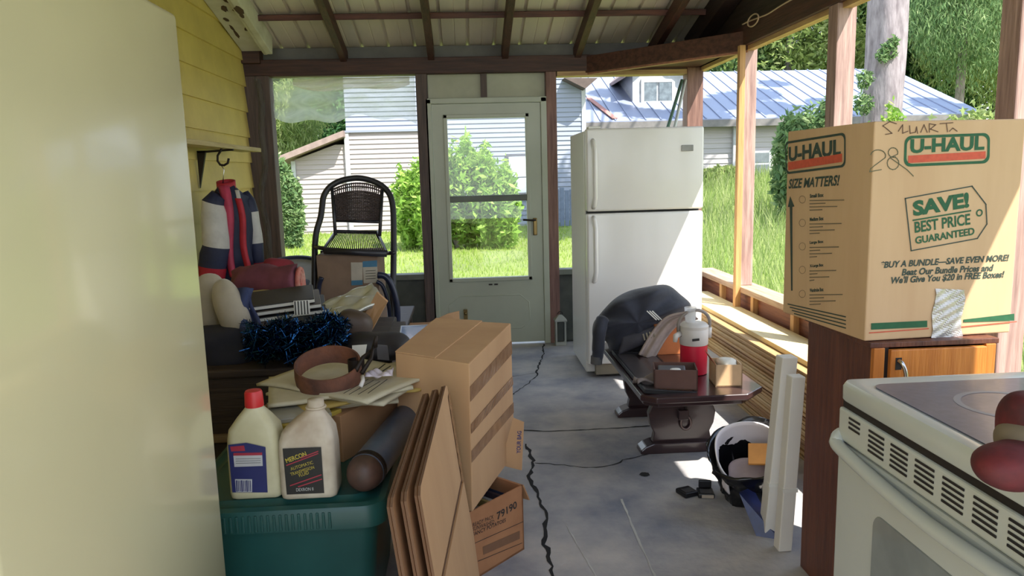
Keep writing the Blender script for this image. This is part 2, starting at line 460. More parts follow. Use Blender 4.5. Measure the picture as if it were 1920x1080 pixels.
# peeling white rake board along the left wall
mb = MB(); mb.bar((-1.545, 5.98, roof_z(5.98)+.045), (-1.545, -.5, roof_z(-.5)+.045), .2, .07)
mb.bar((-1.42, 5.9, roof_z(5.9)+.02), (-1.42, -.5, roof_z(-.5)+.02), .05, .14)
mb.bar((-1.455, 5.93, roof_z(5.93)+.005), (-1.455, -.5, roof_z(-.5)+.005), .03, .09)
rk = struct(mb, 'trim_rake', m_peel, bevel=.006)
mb = MB()
for k in range(34):
    y = random.uniform(3.4, 5.8); x = random.choice([random.uniform(-1.50, -1.475), random.uniform(-1.62, -1.48), -1.42+random.uniform(-.02, .02)])
    zz = roof_z(y)+(.045-.0365 if x < -1.47 else .02-.0715)
    if -1.475 < x < -1.44: zz = roof_z(y)+.005-.047
    n = 9; sx = random.uniform(.008, .03); sy = random.uniform(.02, .09)
    pts = [V((x+sx*math.cos(2*PI*i/n)*random.uniform(.5, 1.2), y+sy*math.sin(2*PI*i/n)*random.uniform(.5, 1.2), 0)) for i in range(n)]
    for p in pts: p.z = zz-SL*(p.y-y)-.001
    mb.prism(pts, (0, 0, -.0012))
mb.build('bare_patch', m_flake, rk)
# plastic film in the window opening
def hem(u): return 2.15-.27-.03*math.sin(u*7)-.05*u-.02*math.sin(u*19)
mb = MB(); mb.grid(lambda u, v: (-1.46+1.1*u, 6.07+.012*math.sin(u*21+v*4)+.01*math.sin(v*15), 2.18+(hem(u)-2.18)*v), 40, 14)
w1 = struct(mb, 'window_1', film('clear_film', (214, 218, 208), .55), smooth=True)
mb = MB(); mb.grid(lambda u, v: (-1.3+.9*u, 6.055+.014*math.sin(u*12+v*9), 2.17-(.05+.05*math.sin(u*PI))*v-.02*math.sin(u*9)*v), 30, 6)
mb.build('rolled_edge', film('film_fold', (222, 214, 200), .75), w1, smooth=True)
mb = MB(); mb.grid(lambda u, v: (-1.585+.05*u+.02*math.sin(v*9)+.012*math.sin(v*23), 6.01-.02*math.sin(u*PI)-.006*math.sin(v*31), 2.17-1.9*v), 8, 60)
mb.build('loose_strip', film('film_strip', (150, 146, 140), .6), w1, smooth=True)

# ---------------- door_1
D = thing('door_1', None, None, (.19, 6.06, 0)); D['kind'] = 'structure'
def dp(px, py): return at_y(px, py, 6.045)
mb = MB(); mb.box(-.285, -.238, 6.03, 6.1, 0, 1.995); mb.box(.622, .672, 6.03, 6.1, 0, 1.995); mb.box(-.285, .672, 6.03, 6.1, 1.955, 2.0)
mb.build('frame', m_door, D, bevel=.006)
gx0, gx1 = dp(841, 300).x, dp(986, 300).x
gz = [dp(915, y).z for y in (221, 366, 378, 520)]
mb = MB(); Y0, Y1 = 6.04, 6.075
mb.box(-.236, gx0, Y0, Y1, .02, 1.953); mb.box(gx1, .62, Y0, Y1, .02, 1.953)
mb.box(gx0, gx1, Y0, Y1, gz[0], 1.953); mb.box(gx0, gx1, Y0, Y1, .02, gz[3])
mb.build('door_slab', m_door, D)
mb = MB()
for a in (.0,):
    w = .03
    mb.box(gx0-w, gx0, 6.027, 6.04, gz[3]-w, gz[0]+w); mb.box(gx1, gx1+w, 6.027, 6.04, gz[3]-w, gz[0]+w)
    mb.box(gx0-w, gx1+w, 6.027, 6.04, gz[0], gz[0]+w); mb.box(gx0-w, gx1+w, 6.027, 6.04, gz[3]-w, gz[3])
mb.build('glazing_trim', m_door, D, bevel=.004)
mb = MB(); mb.box(gx0, gx1, 6.03, 6.07, gz[2], gz[1]); mb.build('meeting_rail', mat('grey_rail', (112, 118, 106), rough=.5), D, bevel=.004)
mb = MB(); mb.box(gx0-.005, gx1+.005, 6.055, 6.058, gz[1], gz[0]); mb.build('glass_pane', m_glass, D)
mb = MB(); mb.box(gx0-.005, gx1+.005, 6.055, 6.058, gz[3], gz[2]); mb.build('glass_pane', m_glass, D)
oc = [(842, 572), (862, 556), (975, 552), (992, 566), (994, 600), (978, 614), (862, 616), (844, 604)]
mb = MB(); mb.tube([dp(*p) for p in oc], .008, 8, closed=True); mb.build('panel_moulding', m_door, D, smooth=True)
h = dp(1003, 420)
mb = MB(); mb.box(h.x-.016, h.x+.016, 6.02, 6.04, h.z-.09, h.z+.05); mb.build('handle_plate', m_brass, D, bevel=.006)
mb = MB(); mb.tube([h+V((0, -.02, .035)), h+V((0, -.05, .035)), h+V((-.03, -.055, .035)), h+V((-.1, -.055, .04))], .008, 8); mb.build('lever_handle', m_iron, D, smooth=True)
h = dp(873, 586)
mb = MB(); mb.box(h.x-.016, h.x+.016, 6.005, 6.04, h.z-.05, h.z+.03); mb.blob((h.x, 6.0, h.z), (.014, .014, .014)); mb.build('bolt_latch', m_brass, D, bevel=.003)
mb = MB(); mb.box(.17, .20, 6.03, 6.04, .505, .515); mb.box(.215, .245, 6.03, 6.04, .505, .515); mb.build('closer_holes', m_iron, D)

# ================================================================== upright freezer beside the camera
F = thing('upright_freezer', 'tall glossy cream upright freezer standing against the yellow wall', 'freezer', (-1.03, 1.42, 0))
mb = MB(); mb.box(-1.42, -.735, 1.0, 1.84, .04, 1.775); mb.build('body', m_cream, F, bevel=.012, seg=3)
mb = MB(); mb.box(-.725, -.65, .985, 1.85, .09, 1.786); mb.build('door', m_cream, F, bevel=.014, seg=4, smooth=True)
mb = MB(); mb.box(-.738, -.722, 1.0, 1.83, .1, 1.77); mb.build('door_seal', m_seal, F)
mb = MB(); mb.box(-1.38, -.74, 1.03, 1.81, 0, .05); mb.build('plinth', m_seal, F)

# ================================================================== wall shelf, hook, hanger, jacket
S = thing('wall_shelf', 'slatted cream wooden shelf bracketed to the yellow wall', 'shelf', (-1.6, 4.4, 1.6))
mb = MB(); mb.box(-1.645, -1.56, 3.0, 5.2, 1.625, 1.645); mb.build('board', mat('shelf_grey', (120, 112, 96), rough=.8), S)
for k, (xa, xb, ye) in enumerate(((-1.545, -1.49, 5.40), (-1.475, -1.42, 5.45))):
    mb = MB(); mb.box(xa, xb, 3.0, ye, 1.596, 1.624); mb.build('slat', wood('shelf_slat', (204, 184, 132), (176, 152, 104), 'y'), S, bevel=.004)
bp = at_x(381, 270, -1.6); by = bp.y
mb = MB(); mb.bar((-1.64, by, 1.58), (-1.42, by, 1.592), .022, .012); mb.prism([(-1.64, by-.011, 1.59), (-1.585, by-.011, 1.59), (-1.64, by-.011, 1.36)], (0, .022, 0))
mb.build('bracket', m_iron, S, bevel=.002)
hc = at_x(417, 280, -1.45); hy = hc.y
hk = [hc+V((0, 0, .02))]
P0 = [(417, 274), (413, 284), (408, 292), (408, 302), (413, 309), (420, 310), (427, 306), (429, 297)]
mb = MB(); mb.tube([at_y(px, py, hy) for px, py in P0], .007, 8)
tag(mb.build('coat_hook', m_iron, loc=at_y(417, 274, hy), smooth=True), 'curved dark metal hook hanging under the slatted shelf', 'hook')
HY = hy
mb = MB(); mb.tube([at_y(px, py, HY) for px, py in ((414, 309), (420, 318), (419, 328), (418, 345))], .003, 6)
mb.tube([at_y(418, 345, HY), at_y(395, 366, HY-.1), at_y(405, 372, HY-.08), at_y(462, 370, HY+.14), at_y(418, 345, HY)], .003, 6)
tag(mb.build('clothes_hanger', m_chrome, loc=at_y(418, 345, HY), smooth=True), 'thin wire hanger hooked up inside the red and navy jacket', 'hanger')
m_navy = mat('jacket_navy', (40, 46, 74), rough=.6, scale=12, bump=.3, bscale=30)
m_jw = mat('jacket_white', (206, 204, 196), rough=.65, var=.08, scale=12, bump=.3, bscale=30)
m_jr = mat('jacket_red', (188, 40, 56), rough=.6, scale=12, bump=.3, bscale=30)
m_jp = mat('jacket_lining', (196, 66, 96), rough=.6, scale=12, bump=.2)
J = thing('jacket', 'red, white and navy sports jacket on a hanger below the shelf', 'jacket', at_y(430, 530, HY))
def pxr(p, d=HY): return p*d/1400
def jt(pts, Y, dY=0, flat=1.0, mis=None, n=20):
    P = [at_y(px, py, Y+dY*i) for i, (px, py, r) in enumerate(pts)]; return P, [pxr(q[2], Y) for q in pts]
secs = [(424, 345, 12, .05), (426, 358, 20, .07), (429, 372, 33, .10), (430, 400, 37, .11), (432, 440, 38, .11), (434, 480, 40, .11), (436, 522, 40, .11)]
rs = []
for px, py, w, d in secs:
    c = at_y(px, py, HY); rr = pxr(w)
    rs.append([c+V((rr*math.cos(a)+.012*math.sin(5*a+py*.1), d*math.sin(a), .004*math.sin(6*a))) for a in [2*PI*k/40 for k in range(40)]])
mb = MB(); mb.rings(rs); mb.build('body', m_navy, J, smooth=True)
pts = [(410, 366, 14), (400, 380, 20), (402, 400, 23), (404, 425, 24), (406, 445, 25), (407, 462, 25), (402, 480, 26), (399, 500, 25), (398, 520, 23), (398, 530, 19)]
P, R = jt(pts, HY-.12)
mb = MB(); mb.tube(P, R, 24, mis=[0, 1, 1, 1, 1, 0, 0, 2, 2, 2]); mb.build('sleeve', [m_navy, m_jw, m_jr], J, smooth=True)
pts = [(456, 362, 10), (465, 378, 13), (470, 398, 14), (473, 420, 14), (477, 440, 14), (479, 456, 14), (481, 474, 13), (483, 492, 12), (484, 502, 10)]
P, R = jt(pts, HY+.06)
mb = MB(); mb.tube(P, R, 20, mis=[0, 0, 1, 1, 1, 0, 0, 2, 2]); mb.build('sleeve', [m_navy, m_jw, m_jr], J, smooth=True)
mb = MB()
mb.grid(lambda u, v: at_y(408+22*u+4*math.sin(v*6)+24*v-8*v*u, 348+172*v, HY-.115-.02*math.sin(u*PI)-(.0 if v > .15 else -.04*(1-v/.15))), 6, 24)
mb.build('lining', m_jp, J, smooth=True, solid=.006)
mb = MB()
mb.grid(lambda u, v: at_y(440+13*u+20*v+3*math.sin(v*7), 372+140*v, HY-.118-.015*math.sin(u*PI)), 6, 20)
mb.build('lining', m_jr, J, smooth=True, solid=.006)
mb = MB(); c = at_y(424, 346, HY)
mb.rings([[c+V((.055*math.cos(a), .06*math.sin(a), zz*.9+.012*math.sin(a)-.02)) for a in [2*PI*k/24 for k in range(24)]] for zz in (-.03, 0, .025, .045)], cap=False)
mb.build('collar', m_jr, J, smooth=True, solid=.012)
mb = MB(); mb.grid(lambda u, v: at_y(440+8*u+6*v, 356+26*v, HY-.09-.03*v), 4, 6); mb.build('lapel', m_jw, J, smooth=True, solid=.004)

# ================================================================== tote with jugs, cylinder, carton, papers
T_ = thing('storage_tote', 'dark teal plastic storage tote with jugs on its lid', 'tote', (-.55, 2.34, 0))
tx0, tx1, ty0, ty1 = -.86, -.255, 2.0, 2.72
cx, cy, hw, hd = (tx0+tx1)/2, (ty0+ty1)/2, (tx1-tx0)/2, (ty1-ty0)/2
mb = MB(); mb.loft([(cx, cy, 0, hw-.075, hd-.075, .05), (cx, cy, .02, hw-.068, hd-.068, .05), (cx, cy, .43, hw-.026, hd-.026, .05)]); mb.build('bin', m_teal, T_, smooth=True, auto=40)
mb = MB(); mb.loft([(cx, cy, .425, hw, hd, .06), (cx, cy, .475, hw+.002, hd+.002, .06), (cx, cy, .488, hw-.004, hd-.004, .06), (cx, cy, .494, hw-.02, hd-.02, .05), (cx, cy, .488, hw-.035, hd-.035, .05), (cx, cy, .49, hw-.05, hd-.05, .04), (cx, cy, .5, hw-.06, hd-.06, .04)])
lid = mb.build('lid', m_teal, T_, smooth=True, auto=35)
mb = MB()
for k in range(22):
    x = tx0+.09+k*.017; mb.box(x, x+.008, ty0-.005, ty0+.004, .43, .478)
mb.build('lid_ribs', m_teal, lid, bevel=.002)
m_hdpe = mat('yellowed_plastic', (212, 206, 172), rough=.45, c2=(192, 184, 146), scale=7)
m_hdpe2 = mat('grubby_plastic', (222, 212, 192), rough=.5, c2=(172, 152, 128), scale=6)
def jug(name, label, px, w, h, d, cap, m, shear, neck):
    b = at_z(px, 938, .5); b.y += d/2
    r = thing(name, label, 'jug', b, 'automotive fluid jugs on the tote')
    x, y, z = b
    mb = MB(); hw = w/2; hd = d/2
    mb.loft([(x, y, z, hw-.012, hd-.012, .012), (x, y, z+.006, hw-.003, hd-.003, .018), (x, y, z+.02, hw, hd, .022), (x, y, z+h*.50, hw-.001, hd-.001, .022), (x, y, z+h*.6, hw-.003, hd-.003, .024),
             (x+neck*.1, y, z+h*.68, hw*.9, hd*.92, .024), (x+neck*.45, y, z+h*.78, hw*.62, hd*.7, .024), (x+neck*.8, y, z+h*.86, hw*.36, hd*.48, .024), (x+neck, y, z+h*.89, .024, .024, .0239), (x+neck, y, z+h*.98, .023, .023, .0229)])
    body = mb.build('bottle', m, r, smooth=True)
    return r, b
ja, ba = jug('antifreeze_jug', 'yellowish jug with a red cap and blue label on the tote', 479, .148, .3, .105, 'red', m_hdpe, 0, .003)
x, y, z = ba
mb = MB(); mb.lathe([(.026, 0), (.0265, .004), (.025, .04), (.022, .046), (.0, .047)], (x+.003, y, z+.262), 28); mb.build('cap', mat('red_cap', (214, 48, 50), rough=.4), ja, smooth=True, auto=40)
jb, bb = jug('transmission_fluid_jug', 'dirty white jug without a cap and with a black label', 579, .160, .285, .11, None, m_hdpe2, 0, .026)
x2, y2, z2 = bb
mb = MB(); mb.tube([(x2+.026+.026*math.cos(2*PI*k/20), y2+.026*math.sin(2*PI*k/20), z2+.285*.9) for k in range(20)], .004, 6, closed=True); mb.build('neck_ring', m_hdpe2, jb, smooth=True)
fa = Face(V((x, y-.0535, z)), (1, 0, 0), (0, 0, 1)); fb = Face(V((x2, y2-.0565, z2)), (1, 0, 0), (0, 0, 1))
m_lblue = mat('label_blue', (44, 50, 108), rough=.45); m_lw = mat('label_white', (206, 206, 206), rough=.5); m_lr = mat('label_red', (176, 50, 70), rough=.5)
la = fa.poly([(428, 834), (462, 830), (498, 838), (502, 923), (436, 923)], m_lblue, ja, 'label')
fa.poly([(432, 837), (458, 835), (460, 845), (434, 846)], m_lr, la, 'label_print', lift=.0017)
fa.poly([(438, 849), (492, 848), (492, 853), (438, 854)], m_lr, la, 'label_print', lift=.0017)
fa.poly([(438, 854), (492, 853), (493, 873), (440, 875)], m_lw, la, 'label_print', lift=.0017)
fa.poly([(441, 898), (473, 898), (473, 922), (443, 922)], m_lw, la, 'label_print', lift=.0017)
mb = MB()
for k in range(9): fa.line([(444+k*3.2, 901), (445+k*3.2, 920)], .0022 if k % 3 else .0035, mb, lift=.0025)
mb.build('bar_code', m_lblue, la)
mb = MB()
for k in range(3): fa.line([(443, 860+4*k), (489, 859+4*k)], .0008, mb, lift=.0025)
mb.build('small_print', m_ink, la)
m_ly = mat('label_yellow', (206, 186, 70), rough=.6)
lb = fb.poly([(530, 841), (602, 838), (608, 924), (538, 927)], m_black, jb, 'label')
fb.text('MERCON', m_ly, lb, (538, 868), (576, 854), (537, 859), bold=.02, lift=.002)
fb.text('AUTOMATIC', m_ly, lb, (546, 882), (588, 869), (545, 876), lift=.002)
fb.text('TRANSMISSION', m_ly, lb, (546, 892), (590, 878), (545, 886), lift=.002)
fb.text('FLUID', m_ly, lb, (562, 894), (580, 888), (561, 888), lift=.002)
fb.text('DEXRON II', m_lw, lb, (556, 921), (588, 919), (556, 915), lift=.002)
mb = MB()
for a, b in (((538, 872), (596, 850)), ((565, 858), (596, 846)), ((545, 910), (602, 890)), ((560, 912), (603, 898))): fb.line([a, b], .003, mb, lift=.0017)
mb.build('label_stripes', m_lr, lb)
# gas cylinder
ca = at_z(676, 897, .555); cb = at_z(762, 785, .56)
G = thing('gas_cylinder', 'dark blue gas cylinder with a rusty brown domed end lying on the tote', 'gas cylinder', (ca.x, ca.y, .5))
dirc = (cb-ca).normalized(); R0 = .054
mb = MB(); mb.tube([ca+dirc*.045, ca+dirc*.05, cb-dirc*.012, cb], [R0, R0, R0, R0*.82], 32); mb.build('barrel', mat('cylinder_blue', (96, 112, 138), rough=.33, c2=(74, 86, 108), scale=9), G, smooth=True, auto=40)
mb = MB(); mb.tube([ca-dirc*.01, ca-dirc*.006, ca, ca+dirc*.015, ca+dirc*.035, ca+dirc*.06], [.006, .022, .036, .047, .053, .0545], 32); mb.build('domed_end', mat('rusty_brown', (98, 70, 58), rough=.5, c2=(62, 48, 44), scale=12), G, smooth=True)
mb = MB(); mb.tube([ca+dirc*.058, ca+dirc*.075], [.056, .056], 32); mb.build('collar_ring', m_iron, G, smooth=True, auto=40)
# brown carton carrying the papers
Tm = TR((-.47, 2.53, .5), rot('Z', -28))
def open_prism(): pass
C1 = thing('carton', 'low brown carton under the heap of old newspapers', 'box', (-.47, 2.53, .5))
mb = MB(); mb.box(-.17, .15, -.17, .17, 0, .155, Tm); mb.build('sides', m_card2, C1, bevel=.003)
mb = MB(); mb.box(-.02, .0, -.171, .171, .1552, .1562, Tm); mb.build('tape', m_tape, C1)
# newspapers
n0 = V((-.44, 2.52, .657))
ords = ['lowest', 'second lowest', 'third lowest', 'middle', 'third highest', 'second highest', 'topmost']
specs = [(-.05, -.02, 20, .34, .26), (.0, .0, 8, .36, .28), (-.03, .03, -14, .36, .28), (.02, -.01, 30, .40, .30), (.02, .02, -22, .44, .34), (-.02, .02, 14, .46, .36), (.02, .05, -34, .50, .40)]
zz = n0.z
for i, (dx, dy, a, w, d) in enumerate(specs):
    th = .009; Rm = rot('Z', a); c = n0+V((dx, dy, 0)); zz0 = zz
    def fn(u, v, c=c, w=w, d=d, Rm=Rm, zz0=zz0, i=i):
        x = (u-.5)*w; y = (v-.5)*d; r2 = (2*u-1)**2*(2*v-1)**2
        wob = .016*r2*math.sin(i*2.1+u*3)-.01*r2+.002*math.sin(u*7+i)+.004*abs(2*u-1)**3*math.sin(i*1.3)
        return c+Rm @ V((x, y, 0))+V((0, 0, zz0-c.z+max(wob, -.006)+.004))
    mb = MB(); mb.grid(fn, 18, 14)
    o = mb.build('newspaper', [m_news, mat('newsprint_yellow', (196, 168, 92), rough=.8), m_paper, m_news][(i*3) % 4 if i < 6 else 0], loc=c+V((0, 0, zz0-c.z)), smooth=True, solid=th, offset=0)
    tag(o, f'yellowed folded newspaper, {ords[i]} in the heap on the carton' if i < 6 else 'topmost newspaper of the heap, lying under the rusty ring', 'newspaper', 'old newspapers on the carton')
    zz += th*.9
    if i == 6: topnews = o
ZN = zz+.006
fn_ = Face(V((0, 0, ZN+.006)), (1, 0, 0), (0, 1, 0))
mb = MB()
for k, (a, b) in enumerate((((703, 698), (722, 683)), ((712, 700), (732, 687)), ((645, 738), (690, 712)), ((655, 740), (700, 714)), ((672, 740), (712, 716)), ((690, 738), (726, 712)))):
    fn_.line([a, b], .006 if k < 2 else .003, mb, lift=.001)
mb.build('newsprint_lines', m_ink, topnews)
# rusty ring
rc = at_z(616, 698, .750)
Rt = rot('X', 14) @ rot('Z', 10)
mb = MB(); n = 56; rs = []
for rr, h in ((.108, 0), (.110, .002), (.112, .03), (.110, .066), (.104, .066), (.103, .03), (.102, .002)):
    rs.append([V(rc)+Rt @ V((rr*math.cos(2*PI*k/n)*1.0, rr*1.15*math.sin(2*PI*k/n), h-.028)) for k in range(n)])
rs.append(rs[0]); mb.rings(rs, cap=False)
tag(mb.build('metal_ring', mat('rust', (132, 84, 62), rough=.75, c2=(86, 58, 50), scale=9, bump=.4, bscale=50), loc=rc, smooth=True, auto=40), 'wide rusty metal band ring lying on the newspaper heap', 'metal ring')
pa = at_y(700, 646, rc.y+.02); pb = at_y(678, 700, rc.y-.06)
PL = thing('pliers', 'black iron pliers leaning out of the rusty ring', 'pliers', pb)
mb = MB(); mb.tube([pa, pa.lerp(pb, .5)+V((.012, 0, 0)), pb], [.004, .007, .008], 8); mb.build('handle', m_iron, PL, smooth=True)
mb = MB(); mb.tube([pa+V((.006, 0, -.01)), pa.lerp(pb, .45)+V((-.018, 0, .0)), pb+V((-.018, 0, .01))], [.004, .007, .008], 8); mb.build('handle', m_iron, PL, smooth=True)
mb = MB(); mb.tube([pa+V((.004, 0, -.008)), pa+V((.012, 0, .03))], [.01, .005], 8); mb.build('jaws', m_iron, PL, smooth=True)
tp = at_y(668, 684, rc.y+.03)
mb = MB(); mb.lathe([(.0, 0), (.028, 0), (.029, .05), (.026, .05), (.025, .006), (0, .006)], tp-V((0, 0, .03)), 24, cap=False); tag(mb.build('tin_can', m_iron, loc=tp-V((0, 0, .03)), smooth=True, auto=40), 'small dark rusty tin standing inside the metal ring', 'tin')
wp = at_z(676, 725, ZN+.012)
mb = MB(); mb.tube([wp, wp+V((.006, .02, .014)), wp+V((.0, .05, .02))], .007, 8); tag(mb.build('chalk_stick', mat('white_stick', (232, 226, 220), rough=.5), loc=wp, smooth=True), 'short white stick lying on the newspaper in front of the ring', 'stick')
pp = at_z(712, 706, ZN+.008)
mb = MB(); mb.grid(lambda u, v: pp+V((.09*(u-.5), .07*(v-.5), .01+.012*math.sin(u*9+v*5)*math.sin(v*8))), 14, 12)
tag(mb.build('plastic_wrap', mat('shiny_wrap', (226, 214, 224), rough=.15, scale=20), loc=pp, smooth=True, solid=.001), 'crumpled shiny clear wrapper on the newspaper beside the ring', 'wrapper')
# glossy magazine leaves fanned under the papers, by the jugs
for i, (a, b, lab) in enumerate((((500, 745), (628, 770), 'grey'), ((512, 758), (610, 790), 'yellow'))):
    p = at_y(560, 772+12*i, 2.33-.02*i)
    mb = MB(); mb.box(-.09, .09, -.1, .1, 0, .014, TR(p, rot('Z', 18-50*i) @ rot('X', 0)))
    tag(mb.build('magazine', [mat('mag_grey', (150, 146, 132), rough=.35), mat('mag_yellow', (196, 170, 74), rough=.4)][i], loc=p, bevel=.002), f'thin {lab} magazine poking out below the newspapers behind the jugs', 'magazine', 'magazines under the newspapers')

# ================================================================== clutter on the dark chest
CH = thing('wooden_chest', 'dark wooden chest buried under clothes and blankets', 'chest', (-1.0, 3.55, 0))
m_chest = wood('chest_wood', (72, 58, 48), (48, 38, 34), 'x')
mb = MB(); mb.box(-1.58, -.42, 3.06, 4.08, .0, .6); mb.build('body', m_chest, CH, bevel=.008)
mb = MB(); mb.box(-1.6, -.40, 3.04, 4.1, .6, .635); mb.build('top', m_chest, CH, bevel=.008)
mb = MB(); mb.box(-1.59, -.41, 3.03, 3.06, .33, .36); mb.build('rail', wood('rail_tan', (150, 126, 92), (120, 98, 72), 'x'), CH, bevel=.003)
m_beigec = mat('beige_cushion', (182, 172, 152), rough=.9, var=.08, scale=8, sheen=.3, bump=.15)
for i, (px, py, y, rx, rz, tilt, lab) in enumerate(((392, 582, 3.46, .085, .17, 6, 'beige cushion standing against the freezer side of the heap'), (440, 594, 3.32, .066, .175, -17, 'beige cushion leaning in front of its twin beside the blue cloth'))):
    c = at_y(px, py, y)
    mb = MB(); mb.blob(c, (rx, .10, rz), rot('Y', tilt) @ rot('Z', 14), e=.85, amp=.05, freq=6)
    tag(mb.build('cushion', m_beigec, loc=c-V((0, 0, rz)), smooth=True), lab, 'cushion', 'beige cushions')
c = at_y(420, 655, 3.25)
mb = MB(); mb.blob(c, (.14, .12, .10), None, e=.8, amp=.3, freq=9)
tag(mb.build('cloth_bundle', mat('dark_cloth', (44, 44, 54), rough=.9, scale=9), loc=c-V((0, 0, .1)), smooth=True), 'dark bundled cloth under the beige cushions', 'cloth')
m_denim = mat('denim', (64, 74, 112), rough=.9, c2=(46, 54, 86), scale=9, bump=.3)
def drape(u, v):
    px = 428+46*u+18*v+6*math.sin(v*9+u*3); py = 540+125*v
    p = at_y(px, py, 3.34-.10*v+.05*math.sin(u*8+v*3)*(.4+v)); return p
mb = MB(); mb.grid(drape, 20, 24); tag(mb.build('blue_cloth', m_denim, loc=at_y(450, 660, 3.3), smooth=True, solid=.012), 'crumpled blue cloth hanging down beside the beige cushions', 'cloth')
# blanket roll
b0 = at_y(440, 528, 3.95); b1 = at_y(556, 530, 3.78)
BL = thing('rolled_blanket', 'rolled maroon blanket lying on the heap below the hanging jacket', 'blanket', (b0+b1)/2-V((0, 0, .1)))
d = (b1-b0); rs = []
for k in range(25):
    t = k/24; c = b0+d*t; r0 = .088*(1-.35*max(0, .12-t)/.12)
    rs.append([c+V((.012*math.sin(a*3+t*9), r0*1.15*math.cos(a), r0*math.sin(a)))*1.0+V((0, 0, .008*math.sin(t*11+a*2))) for a in [2*PI*i/30 for i in range(30)]])
mb = MB(); mb.rings(rs); mb.build('roll', mat('maroon_cloth', (132, 74, 88), rough=.9, c2=(104, 56, 70), scale=7, bump=.25), BL, smooth=True)
mb = MB(); e = b1+V((.0, 0, 0))
for k in range(3): mb.tube([e+V((.012+.004*k, (.03+.02*k)*math.cos(a), (.03+.02*k)*math.sin(a))) for a in [2*PI*i/20 for i in range(20)]], .012, 6, closed=True)
mb.build('roll_end', mat('red_cloth_end', (188, 74, 66), rough=.9, c2=(214, 180, 160), scale=10), BL, smooth=True)
c = at_y(520, 565, 3.74)
mb = MB(); mb.blob(c, (.2, .10, .05), rot('Y', 5), e=.8, amp=.3, freq=10)
tag(mb.build('cream_blanket', mat('cream_cloth', (190, 176, 130), rough=.9, scale=8), loc=c-V((0, 0, .05)), smooth=True), 'folded cream blanket squeezed under the maroon roll', 'blanket')
# books / albums
for i, (px, py, w, cl, lab) in enumerate(((528, 576, .29, (50, 46, 44), 'black bound album lying on top of the two others'), (534, 586, .32, (84, 76, 68), 'brown bound album between two others on the tinsel'), (540, 597, .34, (32, 32, 34), 'black bound album at the bottom of its small stack'))):
    p = at_y(px, py, 3.36)
    A = thing('photo_album', lab, 'album', p, 'albums on the heap')
    Tm = TR(p, rot('Z', 12) @ rot('Y', -4) @ rot('X', 8))
    mb = MB(); mb.box(-w/2, w/2, 0, .24, -.002, .0205, Tm); mb.build('cover', mat('album%d' % i, cl, rough=.5), A, bevel=.003)
    mb = MB(); mb.box(-w/2+.006, w/2+.001, -.001, .235, .003, .016, Tm); mb.build('pages', m_paper, A)
p = at_y(566, 578, 3.31)
mb = MB(); mb.box(-.034, .034, 0, .004, -.03, .035, TR(p, rot('Z', 12)))
zs = mb.build('striped_card', m_paper, loc=p, bevel=.001); tag(zs, 'small black and white striped card stuck at the end of the albums', 'card')
BASE[zs.name] = p
mb = MB()
for k in range(5): mb.box(-.03+k*.013, -.025+k*.013, -.001, 0, -.028, .033, TR(p, rot('Z', 12)))
mb.build('stripe', m_ink, zs)
# tinsel garland (blue)
m_tin = mat('tinsel_foil', (44, 92, 140), rough=.25, metal=1, c2=(16, 34, 66), scale=30)
NT = 5200
px = RNG.uniform(462, 650, NT); tt = RNG.uniform(0, 1, NT)
VV = []; 
for k in range(NT):
    x = px[k]; top = 600-(x-560)*.10+8*math.sin(x*.08); bot = 672-(max(0, x-575)*.55)+6*math.sin(x*.13)
    y = top+(bot-top)*tt[k]
    VV.append(at_y(x, y, 3.03+.10*(1-tt[k])**1.5+random.uniform(-.06, .06)))
c = np.array([tuple(v) for v in VV]); dr = RNG.normal(size=(NT, 3)); dr /= np.linalg.norm(dr, axis=1)[:, None]
sd = RNG.normal(size=(NT, 3)); sd -= dr*(sd*dr).sum(1)[:, None]; sd /= np.linalg.norm(sd, axis=1)[:, None]
Ln = RNG.uniform(.012, .034, NT)[:, None]; W = .0014
vs = np.stack([c-dr*Ln-sd*W, c+dr*Ln-sd*W, c+dr*Ln+sd*W, c-dr*Ln+sd*W], 1).reshape(-1, 3)
cen = np.array(at_y(555, 670, 3.15)); q = np.arange(NT*4).reshape(-1, 4)
TG = np_mesh('tinsel_garland', vs-cen, q, m_tin, loc=cen); tag(TG, 'shiny dark blue tinsel garland heaped on the chest front', 'tinsel')
c = at_y(556, 640, 3.28)
mb = MB(); mb.blob(c, (.20, .10, .085), rot('Y', -8), e=.8, amp=.2, freq=9); tag(mb.build('black_bag', mat('black_bag', (24, 26, 36), rough=.3, scale=9), loc=c-V((0, 0, .1)), smooth=True), 'black plastic bag stuffed under the blue tinsel', 'bag')
# foil pack, envelopes, pouch
p = at_y(664, 571, 3.42)
mb = MB(); mb.grid(lambda u, v: p+rot('Y', -20) @ rot('Z', 18) @ V(((u-.5)*.25, (v-.5)*.2, .012*math.sin(u*11)*math.sin(v*7)+.006*math.sin(v*19+u*5)+(v-.5)*.07)), 26, 18)
tag(mb.build('foil_pack', mat('silver_foil', (212, 212, 200), rough=.3, metal=.45, scale=10), loc=p, smooth=True, solid=.02), 'crumpled silver foil packet on top of the envelopes', 'packet')
for i, (pts, y, lab) in enumerate(((((690, 632), (726, 566), (706, 548), (668, 620)), 3.30, 'long tan envelope standing tilted beside the foil packet'), (((655, 640), (700, 575), (690, 560), (640, 612)), 3.36, 'second tan envelope, squeezed between the pouch and the long one'), (((560, 676), (600, 640), (648, 612), (652, 640), (600, 672)), 3.06, 'torn brown paper sheet rising behind the rusty ring'))):
    mb = MB(); ps = [at_y(a, b, y+.02*k) for k, (a, b) in enumerate(pts)]
    mb.prism(ps, V((.004, .012, .002))); tag(mb.build('envelope', [m_card, mat('manila', (214, 184, 134), rough=.8), m_card][i], loc=ps[0]), lab, 'envelope', 'envelopes on the heap')
